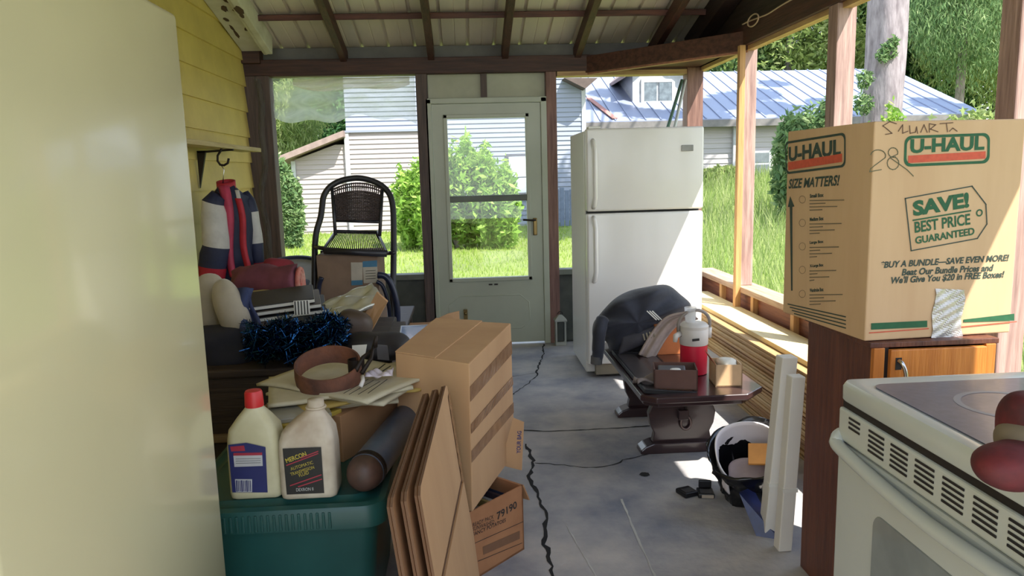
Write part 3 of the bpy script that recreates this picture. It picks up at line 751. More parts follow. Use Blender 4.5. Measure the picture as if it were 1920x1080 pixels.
c = at_y(665, 610, 3.22)
mb = MB(); mb.blob(c, (.075, .07, .065), rot('Y', 15), e=.75, amp=.18, freq=8); tag(mb.build('leather_pouch', mat('dark_leather', (84, 68, 56), rough=.55, scale=9), loc=c-V((0, 0, .065)), smooth=True), 'dark brown leather pouch lying under the foil packet', 'pouch')
c = at_y(740, 655, 3.0)
mb = MB(); mb.blob(at_y(700, 650, 3.1), (.14, .1, .06), None, e=.8, amp=.25, freq=9); tag(mb.build('dark_bag', mat('dark_bag', (46, 42, 44), rough=.6, scale=9), loc=at_y(700, 650, 3.1)-V((0, 0, .06)), smooth=True), 'dark crumpled bag behind the newspapers, beside the big taped carton', 'bag')
for i, (pts, y, mm, lab) in enumerate(((((660, 648), (688, 646), (680, 692), (662, 690)), 2.72, m_paper, 'white paper sheet standing up behind the pliers'), (((706, 646), (726, 648), (730, 676), (708, 674)), 2.76, mat('grey_photo', (96, 94, 98), rough=.3), 'small grey photo print standing behind the newspapers'))):
    mb = MB(); ps = [at_y(a, b, y) for a, b in pts]; mb.prism(ps, V((0, .003, 0))); tag(mb.build('paper_sheet', mm, loc=ps[3]), lab, 'paper')

# ================================================================== low table, tub, boxed goods, chairs (in front of the left window)
LT = thing('low_table', 'low dark table under the wicker chair and the labelled carton', 'table', (-.9, 5.0, 0))
mb = MB(); mb.box(-1.42, -.40, 4.5, 5.5, .42, .45); mb.build('tabletop', m_chest, LT, bevel=.005)
for sx, sy in ((-1.38, 4.54), (-.47, 4.54), (-1.38, 5.43), (-.47, 5.43)):
    mb = MB(); mb.box(sx, sx+.05, sy, sy+.05, 0, .42); mb.build('leg', m_chest, LT, bevel=.004)
tc = at_y(543, 520, 5.0)
TB = thing('round_tub', 'round tub with a navy inside, tipped towards the rolled blanket', 'tub', (tc.x, tc.y, .45))
Rt = rot('X', 24)
mb = MB(); prof = [(.20, -.33), (.225, -.2), (.255, -.005), (.27, -.004), (.272, .012), (.255, .014), (.245, -.01), (.21, -.25), (.0, -.25)]
mb.lathe(prof[:4], tc, 40, Rt, cap=True); mb.build('shell', mat('tub_grey', (176, 176, 172), rough=.5), TB, smooth=True, auto=40)
mb = MB(); mb.lathe(prof[3:], tc, 40, Rt, cap=False); mb.build('rim', mat('tub_navy', (52, 60, 84), rough=.5), TB, smooth=True, auto=40)
c = tc+V((.06, -.02, -.10))
mb = MB(); mb.blob(c, (.15, .14, .085), None, e=.8, amp=.3, freq=9); tag(mb.build('grey_towel', mat('grey_towel', (116, 124, 140), rough=.9, scale=8), loc=c-V((0, 0, .08)), smooth=True), 'blue-grey towel bundled inside the round tub', 'towel')
c = at_y(520, 500, 4.6)
mb = MB(); mb.blob(c, (.085, .07, .05), None, e=.8, amp=.3, freq=12); tag(mb.build('red_cloth', mat('red_rag', (150, 50, 60), rough=.9), loc=c-V((0, 0, .05)), smooth=True), 'small dark red rag on the edge of the round tub', 'cloth')
bx0 = at_y(598, 560, 4.62); bx1 = at_y(712, 560, 4.62)
CB = thing('labelled_carton', 'grey-brown carton with blue shipping labels under the wicker chair seat', 'box', ((bx0.x+bx1.x)/2, 4.8, .45))
mb = MB(); mb.box(bx0.x, bx1.x, 4.62, 5.0, .45, at_y(650, 477, 4.62).z); mb.build('carton_body', mat('carton_grey', (140, 116, 96), rough=.85, c2=(124, 102, 84)), CB, bevel=.003)
fc = Face((0, 4.62, 0), (1, 0, 0), (0, 0, 1)); m_lb = mat('label_teal', (72, 128, 160), rough=.5); m_lc = mat('label_cream', (196, 188, 170), rough=.6)
l1 = fc.poly([(658, 492), (680, 492), (680, 534), (659, 535)], m_lc, CB, 'label'); fc.poly([(659, 526), (680, 525), (680, 534), (659, 535)], m_lb, l1, 'label_band', lift=.002)
l2 = fc.poly([(680, 490), (707, 488), (709, 530), (682, 531)], m_lc, CB, 'label'); fc.poly([(680, 490), (707, 488), (707, 500), (680, 501)], m_lb, l2, 'label_band', lift=.002)
mb = MB()
for k in range(4): fc.line([(686, 508+5*k), (704, 507+5*k)], .003, mb, lift=.002)
mb.build('small_print', m_ink, l2)

WC = thing('wicker_chair', 'black metal patio chair with a woven arched back, standing on the low table', 'chair', (-.83, 4.85, .45))
m_cf = mat('chair_black', (44, 44, 50), rough=.4, scale=9)
m_wick = mat('wicker_brown', (74, 62, 60), rough=.7, scale=20)
def cy_(py): return 4.68+.30*max(0, min(1, (600-py)/265))
def cp(px, py, dy=0): return at_y(px, py, cy_(py)+dy)
arch = [(591, 622), (590, 560), (590, 490), (591, 455), (594, 432), (601, 408), (604, 388), (607, 368), (618, 351), (636, 340), (656, 335), (674, 334), (694, 338), (714, 347), (729, 362), (736, 384), (738, 420), (738, 480), (737, 560), (737, 618)]
def spl(P, n=4):
    out = []
    for i in range(len(P)-1):
        p0, p1, p2, p3 = V(P[max(i-1, 0)]), V(P[i]), V(P[i+1]), V(P[min(i+2, len(P)-1)])
        for k in range(n):
            t = k/n
            out.append(.5*((2*p1)+(p2-p0)*t+(2*p0-5*p1+4*p2-p3)*t*t+(3*p1-p0-3*p2+p3)*t**3))
    out.append(V(P[-1])); return out
mb = MB(); mb.tube(spl([cp(*p) for p in arch]), .0195, 12); mb.build('arched_frame', m_cf, WC, smooth=True)
def inner(u, v):  # backrest region
    xl = 624+4*v; xr = 718-5*v; px = xl+(xr-xl)*u
    topy = 342+10*(abs(2*u-1)**2)*1.2; py = topy+(413-topy)*v
    return cp(px, py, -.012)
mb = MB()
for k in range(25): mb.tube([inner(k/24, v/10)+V((0, .003*math.sin(v*2+k*PI), 0)) for v in range(11)], .0042, 5)
for j in range(24):
    if j in (1, 3, 4): continue
    mb.tube([inner(k/24, (j+.5)/24)+V((0, .004*(-1)**(k+j), 0)) for k in range(25)], .0052, 5)
mb.build('woven_back', m_wick, WC, smooth=True)
for xa, xb in (((622, 345), (629, 440)), ((717, 347), (712, 442))):
    mb = MB(); mb.tube([cp(*xa), cp(*xb, -.05)], .011, 8); mb.build('back_upright', m_cf, WC, smooth=True)
mb = MB(); mb.tube([cp(627, 413), cp(714, 416)], .011, 8); mb.build('back_rail', m_cf, WC, smooth=True)
sF = [at_y(607, 467, 4.6), at_y(725, 473, 4.6)]; sB = [at_y(630, 434, 4.95), at_y(707, 436, 4.95)]
mb = MB(); mb.tube([sF[0], sB[0], sB[1], sF[1]], .013, 8, closed=True); mb.tube([sF[0]+V((0, .0, -.01)), sF[1]+V((0, 0, -.01))], .02, 10); mb.build('seat_frame', m_cf, WC, smooth=True)
mb = MB()
for k in range(30):
    u = (k+.5)/30; mb.tube([sF[0].lerp(sF[1], u), sB[0].lerp(sB[1], u)], .0035, 5)
mb.build('woven_seat', m_wick, WC, smooth=True)
for a, b in (((590, 463), (608, 466)), ((724, 475), (738, 474))):
    mb = MB(); mb.tube([cp(*a), at_y(*b, 4.62)], .013, 8); mb.build('seat_bracket', m_cf, WC, smooth=True)
mb = MB(); mb.tube([at_y(713, 474, 4.98), at_y(718, 618, 5.02)], .012, 8); mb.build('leg', m_cf, WC, smooth=True)
mb = MB(); mb.tube([at_y(604, 470, 4.98), at_y(608, 618, 5.02)], .012, 8); mb.build('leg', m_cf, WC, smooth=True)
# second stacked chair frame below
SC = thing('stacking_chair', 'blue-black metal chair frame whose curved arm shows beside the labelled carton', 'chair', (-.6, 4.65, .45))
m_cb = mat('chair_blueblack', (34, 42, 66), rough=.3, scale=9)
mb = MB(); mb.tube(spl([at_y(px, py, 4.56) for px, py in ((708, 516), (722, 518), (733, 532), (741, 556), (745, 586), (744, 612), (738, 632))]), .02, 12); mb.build('arm', m_cb, SC, smooth=True)
mb = MB(); mb.tube(spl([at_y(px, py, 4.58) for px, py in ((706, 528), (716, 534), (724, 552), (730, 580), (733, 618))]), .013, 10); mb.build('brace', m_cb, SC, smooth=True)
mb = MB(); mb.tube(spl([at_y(px, py, 4.56) for px, py in ((603, 520), (598, 535), (596, 560), (597, 590), (600, 625))]), .016, 12); mb.build('arm', m_cb, SC, smooth=True)
mb = MB(); mb.tube([at_y(600, 618, 4.56), at_y(738, 624, 4.56)], .012, 10); mb.build('cross_rail', m_cb, SC, smooth=True)

# ================================================================== big taped carton, flat cartons, open box
n1 = V((.0, 2.40, 0)); corners_t = [at_z(880, 682, .79), at_z(958, 606, .80), at_z(818, 598, .81), at_z(741, 661, .80)]
corners_b = [V((c.x*.97+.006, c.y, z)) for c, z in zip(corners_t, (.315, .27, .27, .315))]
p = at_y(886, 960, corners_t[0].y); corners_b[0] = p; p = at_y(965, 850, corners_t[1].y); corners_b[1] = p
corners_b[2] = corners_b[1]+(corners_t[2]-corners_t[1]); corners_b[2].z = corners_b[1].z
corners_b[3] = corners_b[0]+(corners_t[3]-corners_t[0]); corners_b[3].z = corners_b[0].z
BC = thing('taped_carton', 'large brown carton with three strips of tape, seen beside the leaning flat cartons', 'box', (corners_b[0]+corners_b[2])/2)
mb = MB(); mb.hexa(corners_b+corners_t); mb.build('carton_body', m_card, BC, bevel=.004)
def quad_pt(a, b, c, d, u, v): return a.lerp(b, u).lerp(d.lerp(c, u), v)
rn = (corners_b[1]-corners_b[0]).cross(corners_t[0]-corners_b[0]).normalized()
for k, (va, vb) in enumerate(((.36, .44), (.555, .62), (.77, .87))):
    def fn(u, v, va=va, vb=vb):
        q = quad_pt(corners_b[0], corners_b[1], corners_t[1], corners_t[0], u, va+(vb-va)*v-.02+.04*u*(k-1)*.5)
        return q+rn*(.0015+.0012*abs(math.sin(u*37+v*9))*(1 if k == 1 else .3))
    mb = MB(); mb.grid(fn, 40, 4); mb.build('tape', m_tape, BC, solid=.0006)
tn = V((0, 0, 1))
for (ua, va), (ub, vb) in (((.52, .0), (.56, 1.0)),):
    a = quad_pt(*corners_t, 0, .52); b = quad_pt(*corners_t, 1, .44); 
    mb = MB(); dv = (b-a).normalized(); s = dv.cross(tn)*.002
    mb.prism([a-s+tn*.001, b-s+tn*.001, b+s+tn*.001, a+s+tn*.001], tn*.0008); mb.build('flap_seam', m_card_in, BC)
a = quad_pt(*corners_t, 0, .5); 
mb = MB(); q0 = quad_pt(*corners_t, 0, .45); q1 = quad_pt(*corners_t, 1, .38); q2 = quad_pt(*corners_t, 1, 1); q3 = quad_pt(*corners_t, 0, 1)
mb.prism([q0+tn*.0005, q1+tn*.0005, q2+tn*.0005, q3+tn*.0005], tn*.004); mb.build('top_flap', m_card, BC)

FLAT = ['front-most flattened brown carton, its whole face to the open floor', 'middle flattened carton of the three leaning against the taped box', 'flattened carton behind two others, closest to the gas cylinder']
for i in range(3):
    s = V((-.030*i, -.004*i, -.01*i))
    tf = at_z(846, 738, .70)+s; tnr = at_z(772, 934, .70)+s
    tf = V((-.078, 2.36, .742))+s; tnr = V((-.122, 1.55, .735))+s
    bf = V((.012, 2.30, .0))+V((-.034*i, 0, 0)); bn = V((-.03, 1.53, .0))+V((-.034*i, 0, 0))
    n = (tf-tnr).cross(tf-bf).normalized()
    if n.x < 0: n = -n
    FC = thing('flattened_carton', FLAT[i], 'cardboard', (bf+bn)/2, 'flattened cartons')
    def pt(u, v): return bn.lerp(bf, u).lerp(tnr.lerp(tf, u), v)
    prof_ = [pt(0, 0), pt(1, 0), pt(1, .9), pt(.97, .985), pt(.93, 1), pt(.03, .985), pt(0, .97)]
    mb = MB(); mb.prism([q-n*.006 for q in prof_], n*.006); mb.m = [0, 0]+[1]*(len(mb.f)-2); fo = mb.build('panel', [[m_card, m_card2, m_card2][i], m_card_in], FC)
    mb = MB(); mb.prism([q-n*.0145+V((0, .01, -.004)) for q in prof_], n*.006); mb.m = [0, 0]+[1]*(len(mb.f)-2); mb.build('panel', [m_card2, m_card_in], FC)
    if i == 0:
        mb = MB()
        fq = Face(bn, bf-bn, tnr-bn); sg = 1 if fq.n.x > 0 else -1
        tri = [fq.P(*q) for q in ((866, 903), (829, 1084), (842, 1160), (898, 1100), (884, 1000))]
        mb.prism([q+n*.0015 for q in tri], n*.005); mb.build('folded_flap', m_card, FC)
        mb = MB(); a = fq.P(864, 904); b = fq.P(828, 1084); d_ = (b-a).normalized(); s_ = d_.cross(n)*.003
        mb.prism([a-s_+n*.001, b-s_+n*.001, b+s_+n*.001, a+s_+n*.001], n*.001)
        mb.build('fold_gap', m_card_in, FC)
        mb = MB(); mb.grid(lambda u, v: pt(.93+.07*v, .55+.4*u)+n*(.002+.001*math.sin(u*40)), 20, 2); mb.build('tape', m_tape, FC, solid=.0006)

fr = at_z(983, 1030, 0); fl_ = at_z(905, 1078, 0)
u = (fr-fl_).normalized(); w_ = .33; bl = fr-u*w_; bkv = V((-u.y, u.x, 0))*.30; Hh = .255
OB = thing('open_box', 'open brown box of magazines with 79190 printed on its front', 'box', (fr+bl+bkv)/2+V((0, 0, -.0)))
def wallq(a, b, th, z0=0, z1=Hh):
    d = (b-a).normalized(); q = V((-d.y, d.x, 0))*th
    return [a+V((0, 0, z0)), b+V((0, 0, z0)), b+q+V((0, 0, z0)), a+q+V((0, 0, z0)), a+V((0, 0, z1)), b+V((0, 0, z1)), b+q+V((0, 0, z1)), a+q+V((0, 0, z1))]
mb = MB(); th = .006
mb.hexa(wallq(bl, fr, th)); mb.hexa(wallq(fr, fr+bkv, th)); mb.hexa(wallq(fr+bkv, bl+bkv, th)); mb.hexa(wallq(bl+bkv, bl, th))
mb.hexa([bl+V((0, 0, .001)), fr+V((0, 0, .001)), fr+bkv+V((0, 0, .001)), bl+bkv+V((0, 0, .001))]+[p_+V((0, 0, .008)) for p_ in (bl, fr, fr+bkv, bl+bkv)])
mb.build('sides', mat('box_brown', (176, 124, 84), rough=.85, c2=(158, 108, 72)), OB)
ff = Face(fr, u, (0, 0, 1))
ff.text('79190', m_ink, OB, (932, 975), (969, 952), (931, 961), bold=.02)
ff.text('READY PACK', m_ink, OB, (886, 988), (925, 972), (885, 981)); ff.text('SUNWASHED', m_ink, OB, (886, 996), (926, 981), (885, 989)); ff.text('FANCY POTATOES', m_ink, OB, (886, 1006), (948, 978), (885, 999), bold=.01)
mb = MB()
for a, b in (((886, 1020), (980, 978)), ((896, 1052), (978, 1018))): ff.line([a, b], .002, mb)
mb.build('printed_line', m_ink, OB)
ff.poly([(905, 1025), (974, 995), (974, 1010), (906, 1040)], mat('print_smudge', (128, 92, 66), rough=.85), OB, 'printed_band')
# its raised rear flap, lettered in blue
fa_ = at_y(945, 880, (fr+bkv).y+.02); 
P4 = [at_z(940, 872, Hh), None, None, None]
base_a = fr+bkv+V((0, 0, Hh-.005)); base_b = base_a-u*.16
fpy = base_a.y
fl4 = [at_y(938, 872, fpy), at_y(978, 882, fpy), at_y(982, 792, fpy), at_y(962, 784, fpy)]
mb = MB(); mb.prism(fl4, V((.002, .006, 0))); mb.build('flap', m_card, OB)
f2 = Face(fl4[0], (1, 0, 0), (0, 0, 1))
f2.text('YOUR BAG', mat('blue_ink', (62, 70, 128), rough=.7), OB, (976, 850), (978, 808), (968, 850), bold=.02)
mb = MB(); s0 = fr+V((0, 0, Hh)); mb.prism([fr+V((0, 0, Hh)), fr+bkv+V((0, 0, Hh)), fr+bkv+V((.03, .01, Hh-.085)), fr+V((.022, .0, Hh-.06))], V((.004, .002, 0))); mb.build('flap', m_card2, OB)
cols_ = [(60, 56, 60), (150, 60, 60), (190, 184, 170), (70, 90, 130), (120, 110, 96), (40, 40, 46), (176, 150, 90), (90, 80, 84), (200, 196, 190), (70, 60, 70), (150, 140, 128), (52, 60, 84)]
nm_ = ['dark grey', 'red', 'pale grey', 'blue', 'taupe', 'black', 'ochre', 'plum grey', 'white', 'purple grey', 'light taupe', 'navy']
for k in range(12):
    b = bl+u*(.05+.022*k)+bkv.normalized()*.03
    mb = MB(); d_ = bkv.normalized()
    hh = .20+.012*math.sin(k*2.3)
    lean = u*.03
    o4 = [b, b+u*.014, b+u*.014+d_*.2, b+d_*.2]; z8 = V((0, 0, .01)); zt = V((0, 0, hh))
    mb.hexa([q+z8 for q in o4]+[q+zt+lean for q in o4])
    tag(mb.build('magazine', mat('mag%d' % k, cols_[k], rough=.4), loc=b+z8, bevel=.0015), f'{nm_[k]} magazine standing in the open 79190 box', 'magazine', 'magazines in the open box')
# other carton far behind with a lifted flap, and blue plastic lid
o_ = at_y(800, 640, 3.5)
K = thing('cardboard_box', 'brown box with one lifted flap behind the big taped carton', 'box', (-.12, 3.8, 0))
mb = MB(); mb.box(-.32, .03, 3.62, 3.98, 0, .62); mb.build('carton_body', m_card2, K, bevel=.003)
mb = MB(); P4 = [at_y(802, 606, 3.62), at_y(862, 604, 3.66), at_y(861, 583, 3.66), at_y(840, 588, 3.64)]; mb.prism(P4, V((0, .005, 0))); mb.build('flap', m_card, K)
P4 = [at_z(748, 640, .66), at_z(790, 642, .66), at_z(806, 610, .68), at_z(752, 612, .68)]
pl = thing('plastic_sheet', 'pale blue plastic sheet lying between the clutter and the taped carton', 'plastic sheet', P4[0])
mb = MB(); mb.prism(P4, V((0, 0, -.012))); mb.build('face', mat('blue_plastic', (150, 178, 226), rough=.12, coat=.5), pl, bevel=.002)
mb = MB(); mb.tube([q for q in P4], .005, 6, closed=True); mb.build('rim', mat('lid_rim', (206, 214, 226), rough=.3), pl, smooth=True)
SB = thing('side_stand', 'dark wooden stand under the pale blue plastic sheet', 'stand', (-.36, 3.5, 0))
mb = MB(); mb.box(-.40, -.335, 3.15, 3.9, 0, .645); mb.build('panel', m_chest, SB, bevel=.004)

# ================================================================== white refrigerator
RF = thing('refrigerator', 'white top-freezer refrigerator with a sunlit lower door', 'refrigerator', (1.19, 5.25, 0))
rx0, rx1, ry0, ry1 = .795, 1.575, 4.88, 5.60
mb = MB(); mb.box(rx0, rx1, 4.975, ry1, .03, 1.665); cab = mb.build('cabinet', m_white, RF, bevel=.008)
zs_ = at_y(1200, 396, 4.88).z
mb = MB(); mb.box(rx0, rx1, 4.88, 4.96, zs_+.006, 1.675); d1 = mb.build('freezer_door', m_white, RF, bevel=.016, seg=4, smooth=True)
mb = MB(); mb.box(rx0, rx1, 4.88, 4.96, .105, zs_-.008); d2 = mb.build('fridge_door', m_white, RF, bevel=.016, seg=4, smooth=True)
mb = MB(); mb.box(rx0+.01, rx1-.01, 4.95, 4.98, .1, 1.66); mb.build('door_seal', m_seal, RF)
def hnd(z0, z1, par):
    x = rx0+.045
    mb = MB(); mb.tube([(x, 4.885, z0), (x, 4.85, z0+.02), (x+.006, 4.835, z0+.07), (x+.006, 4.835, z1-.07), (x, 4.85, z1-.02), (x, 4.885, z1)], [.014, .017, .016, .016, .017, .014], 12)
    mb.build('handle', m_white, par, smooth=True)
hnd(zs_+.03, 1.60, d1); hnd(zs_-.46, zs_-.03, d2)
mb = MB(); a = at_y(1278, 272, 4.877); b = at_y(1300, 283, 4.877); mb.box(a.x, b.x, 4.874, 4.881, b.z, a.z); mb.build('badge', mat('badge_grey', (140, 140, 134), rough=.35, metal=.5), d1, bevel=.002)
mb = MB(); mb.box(rx0+.06, rx1-.06, 4.93, 4.99, .02, .095); mb.build('kick_grille', mat('kick_beige', (150, 140, 120), rough=.6), RF, bevel=.004)
mb = MB(); mb.box(rx0+.02, rx0+.10, 4.9, 4.98, 1.675, 1.69); mb.build('hinge_cover', m_white, RF, bevel=.004)
for k, (x, lab, cc) in enumerate(((1.52, 'green-tipped pole leaning behind the refrigerator, closer to the corner', (96, 130, 104)), (1.45, 'pale garden pole leaning behind the refrigerator beside the green one', (206, 210, 196)))):
    pa = at_y((1248, 1262)[k], 252, 5.8); pb = at_y((1279, 1285)[k], 150, 5.98); dv = (pb-pa).normalized(); p0 = pa-dv*((pa.z-.0)/dv.z)
    mb = MB(); mb.tube([p0, pb], .013, 8); tag(mb.build('garden_pole', mat('pole%d' % k, cc, rough=.5), loc=p0, smooth=True), lab, 'pole', 'poles behind the refrigerator')
# lantern by the door
lp = at_z(1051, 632, 0); lp.y = min(lp.y, 5.98); lp = at_y(1051, 625, 5.96)
LN = thing('lantern', 'small grey lantern standing on the floor between door and refrigerator', 'lantern', (lp.x, 5.96, 0))
x = lp.x; m_ln = mat('lantern_grey', (176, 178, 168), rough=.5)
z0 = 0.0; lz = at_y(1051, 632, 5.96).z; 
mb = MB(); mb.box(x-.045, x+.045, 5.92, 6.01, 0, .03); mb.build('base', m_ln, LN, bevel=.004)
for sx in (-1, 1):
    for sy in (-1, 1): 
        mb = MB(); mb.box(x+sx*.037-.006, x+sx*.037+.006, 5.965+sy*.037-.006, 5.965+sy*.037+.006, .03, .20); mb.build('corner_post', m_ln, LN)
mb = MB(); mb.box(x-.03, x+.03, 5.935, 5.995, .03, .195); mb.build('globe', mat('dim_glass', (84, 88, 84), rough=.15), LN, bevel=.01)
mb = MB(); mb.rings([[V((x+sx*r, 5.965+sy*r, z)) for sx, sy in ((-1, -1), (1, -1), (1, 1), (-1, 1))] for r, z in ((.05, .2), (.05, .212), (.02, .245), (.012, .25))]); mb.build('roof_cap', m_ln, LN)
mb = MB(); mb.tube([(x+.02*math.cos(a), 5.965, .255+.022*math.sin(a)) for a in [PI*k/10 for k in range(11)]], .003, 6); mb.build('ring_handle', m_iron, LN, smooth=True)

# ================================================================== trestle coffee table and what lies on it
m_tb = mat('dark_table', (62, 42, 42), rough=.28, c2=(44, 30, 32), scale=4, stretch=(1, .3, 4), coat=.5)
CT = thing('coffee_table', 'dark stained trestle coffee table standing before the refrigerator', 'table', (1.04, 3.75, 0))
ZT = .385
out = [(.77, 3.26), (.83, 3.20), (1.25, 3.20), (1.36, 3.31), (1.36, 4.27), (1.27, 4.36), (.83, 4.36), (.77, 4.28)]
mb = MB(); mb.prism([V((x, y, ZT-.03)) for x, y in out], (0, 0, .03)); mb.build('tabletop', m_tb, CT, bevel=.006, seg=3)
mb = MB(); mb.prism([V((1.04+(x-1.04)*.93, 3.78+(y-3.78)*.95, ZT-.055)) for x, y in out], (0, 0, .026)); mb.build('apron', m_tb, CT, bevel=.004)
def trestle(y):
    xs = 1.045
    prof_ = [(-.15, .05), (-.14, .1), (-.16, .14), (-.17, .2), (-.15, .25), (-.155, .30), (-.2, .33), (.2, .33), (.155, .30), (.15, .25), (.17, .2), (.16, .14), (.14, .1), (.15, .05)]
    mb = MB(); mb.prism([V((xs+a, y-.02, b)) for a, b in prof_], (0, .045, 0)); mb.build('trestle', m_tb, CT, bevel=.004)
    f = [(-.215, 0), (-.215, .02), (-.19, .04), (-.15, .055), (.15, .055), (.19, .04), (.215, .02), (.215, 0)]
    mb = MB(); mb.prism([V((xs+a, y-.05, b)) for a, b in f], (0, .10, 0)); mb.build('foot', m_tb, CT, bevel=.006)
trestle(3.55); trestle(4.12)
mb = MB(); mb.box(1.02, 1.07, 3.5, 4.17, .17, .22); mb.build('stretcher', m_tb, CT, bevel=.004)
a = V((1.06, 3.525, .17)); mb = MB(); mb.tube([a+V((.026*math.cos(t), -.006, .034*math.sin(t)-.02)) for t in [2*PI*k/16 for k in range(16)]], .007, 6, closed=True); mb.build('ring_pull', mat('worn_metal', (120, 104, 100), rough=.4, metal=.7), CT, smooth=True)
mb = MB(); mb.box(1.055, 1.067, 3.52, 3.53, .19, .25); mb.build('escutcheon', m_iron, CT)
# tray leaning by the table's edge
TRY = thing('black_tray', 'black framed tray resting on the table edge below the jacket', 'tray', (.87, 3.62, ZT))
Tm = TR((.80, 3.22, ZT+.004), rot('Y', 6))
mb = MB(); mb.box(0, .22, .05, .8, 0, .008, Tm); mb.build('panel', mat('tray_grey', (78, 72, 72), rough=.3, scale=9), TRY)
mb = MB()
for q in ((-.012, .0, .04, .81, 0, .022), (.22, .232, .04, .81, 0, .022), (-.012, .232, .038, .05, 0, .022), (-.012, .232, .8, .812, 0, .022)): mb.box(*q, Tm)
mb.build('rim', m_black, TRY, bevel=.003)
# draped black jacket over an orange box
oc_ = at_y(1262, 645, 4.1)
mb = MB(); mb.box(1.02, 1.17, 3.98, 4.22, ZT, ZT+.17); tag(mb.build('orange_box', mat('orange_card', (206, 120, 66), rough=.7), loc=(1.09, 4.1, ZT), bevel=.003), 'small orange box half covered by the black jacket', 'box')
DJ = thing('black_jacket', 'black jacket with small white stripes thrown over things on the coffee table', 'jacket', (1.0, 4.2, ZT))
m_bj = mat('jacket_black', (38, 40, 52), rough=.75, c2=(26, 28, 38), scale=8, bump=.35, bscale=18, sheen=.2)
outl = [(1113, 632), (1112, 608), (1124, 590), (1150, 562), (1178, 546), (1212, 538), (1250, 534), (1276, 552), (1296, 572), (1288, 590), (1262, 606), (1240, 640), (1225, 664), (1190, 668), (1150, 668), (1136, 640)]
ctr = V((1196, 606, 0)); n = 72
P2 = [V((a, b, 0)) for a, b in outl]
loop = []
for i in range(len(P2)):
    p0, p1, p2, p3 = P2[i-1], P2[i], P2[(i+1) % len(P2)], P2[(i+2) % len(P2)]
    for k in range(5):
        t = k/5; loop.append(.5*((2*p1)+(p2-p0)*t+(2*p0-5*p1+4*p2-p3)*t*t+(3*p1-p0-3*p2+p3)*t**3))
NL = 14; rs = []
for j in range(NL*2+1):
    t = -1+j/NL; k = math.sqrt(max(0, 1-abs(t)**2.4)); k = max(k, .02)
    ring = []
    for i, q in enumerate(loop):
        d2 = ctr+(q-ctr)*k
        fold = .018*math.sin(i*.55+3*k)*k+.012*math.sin(d2.y*.16+d2.x*.05)
        ring.append(at_y(d2.x, d2.y, 4.18+.20*t+fold))
    rs.append(ring)
mb = MB(); mb.rings(rs); body = mb.build('body', m_bj, DJ, smooth=True)
P = [at_y(px, py, y) for px, py, y in ((1130, 600, 4.05), (1124, 620, 4.0), (1122, 645, 3.99), (1121, 664, 3.99), (1119, 672, 3.99))]
mb = MB(); mb.tube(spl(P), [.038]*6+[.035]*5+[.032]*6, 16); mb.build('sleeve', m_bj, DJ, smooth=True)
mb = MB(); mb.tube([at_y(1119, 668, 3.99), at_y(1118, 682, 3.99)], [.033, .032], 18); mb.build('cuff', mat('cuff_grey', (92, 90, 88), rough=.9), DJ, smooth=True, auto=40)
fd = Face((0, 3.955, 0), (1, 0, 0), (0, 0, 1))
m_gp = mat('jacket_grey', (66, 64, 70), rough=.8, scale=9)
mb = MB(); mb.grid(lambda u, v: at_y(1168+72*u-10*v, 632-26*u+34*v, 3.99-.03*math.sin(u*PI)*math.sin(v*PI)), 14, 8); mb.build('grey_panel', m_gp, DJ, smooth=True, solid=.004)
mb = MB()
for k in range(3): 
    a = at_y(1213+5*k, 583+0*k, 3.965); b = at_y(1231+5*k, 600, 3.965); mb.bar(a, b, .006, .003, upv=(0, 1, 0))
mb.build('stripe_mark', m_paper, DJ)
mb = MB()
for k in range(4): a = at_y(1206+6*k, 626-2*k, 3.958); b = at_y(1209+6*k, 638-2*k, 3.958); mb.bar(a, b, .008, .003, upv=(0, 1, 0))
mb.build('chest_print', mat('print_tan', (150, 140, 116), rough=.8), DJ)
def tw(u, v):
    A = spl([(1290, 588, 0), (1258, 596, 0), (1232, 622, 0), (1206, 666, 0)], 8); i = min(int(v*(len(A)-1)), len(A)-2); q = A[i].lerp(A[i+1], v*(len(A)-1)-i)
    return at_y(q.x+(24*u-6), q.y+8*u, 3.90+.05*math.sin(v*2)+.015*math.sin(u*9))
mb = MB(); mb.grid(tw, 10, 28); tag(mb.build('beige_towel', mat('beige_towel', (186, 168, 156), rough=.9, c2=(156, 140, 132), scale=9), loc=at_y(1215, 664, 3.9), smooth=True, solid=.012), 'beige towel trailing down in front of the black jacket', 'towel')
# water cooler jug
jc = at_z(1307, 705, ZT); jc.y += .06
WJ = thing('water_cooler_jug', 'red and white insulated water jug standing on the coffee table', 'water jug', (jc.x, jc.y, ZT))
m_jred = mat('jug_red', (206, 34, 60), rough=.35, var=.06); m_jwh = mat('jug_grey', (212, 206, 198), rough=.45, var=.05)
x, y, z = jc.x, jc.y, ZT; k_ = .072
mb = MB(); mb.lathe([(.060, 0), (.066, .004), (.067, .15)], (x, y, z), 40); mb.build('red_body', m_jred, WJ, smooth=True, auto=40)
mb = MB(); mb.lathe([(.0675, .15), (.070, .154), (.071, .225), (.068, .232)], (x, y, z), 40); mb.build('upper_body', m_jwh, WJ, smooth=True, auto=40)
mb = MB(); mb.lathe([(.071, .232), (.072, .245), (.06, .258), (.03, .262), (.001, .262)], (x, y, z), 40); mb.build('lid', m_jwh, WJ, smooth=True, auto=40)
mb = MB(); mb.tube([(x-.075, y-.01, z+.205), (x-.1, y-.03, z+.2), (x-.105, y-.034, z+.17)], [.016, .014, .01], 12); mb.build('spout', m_jwh, WJ, smooth=True)
hp = [(x+.078, y, z+.21)]+[(x+.08*math.cos(a), y-.02*math.sin(a), z+.25+.075*math.sin(a)) for a in [PI*k/14 for k in range(15)]]+[(x-.078, y, z+.21)]
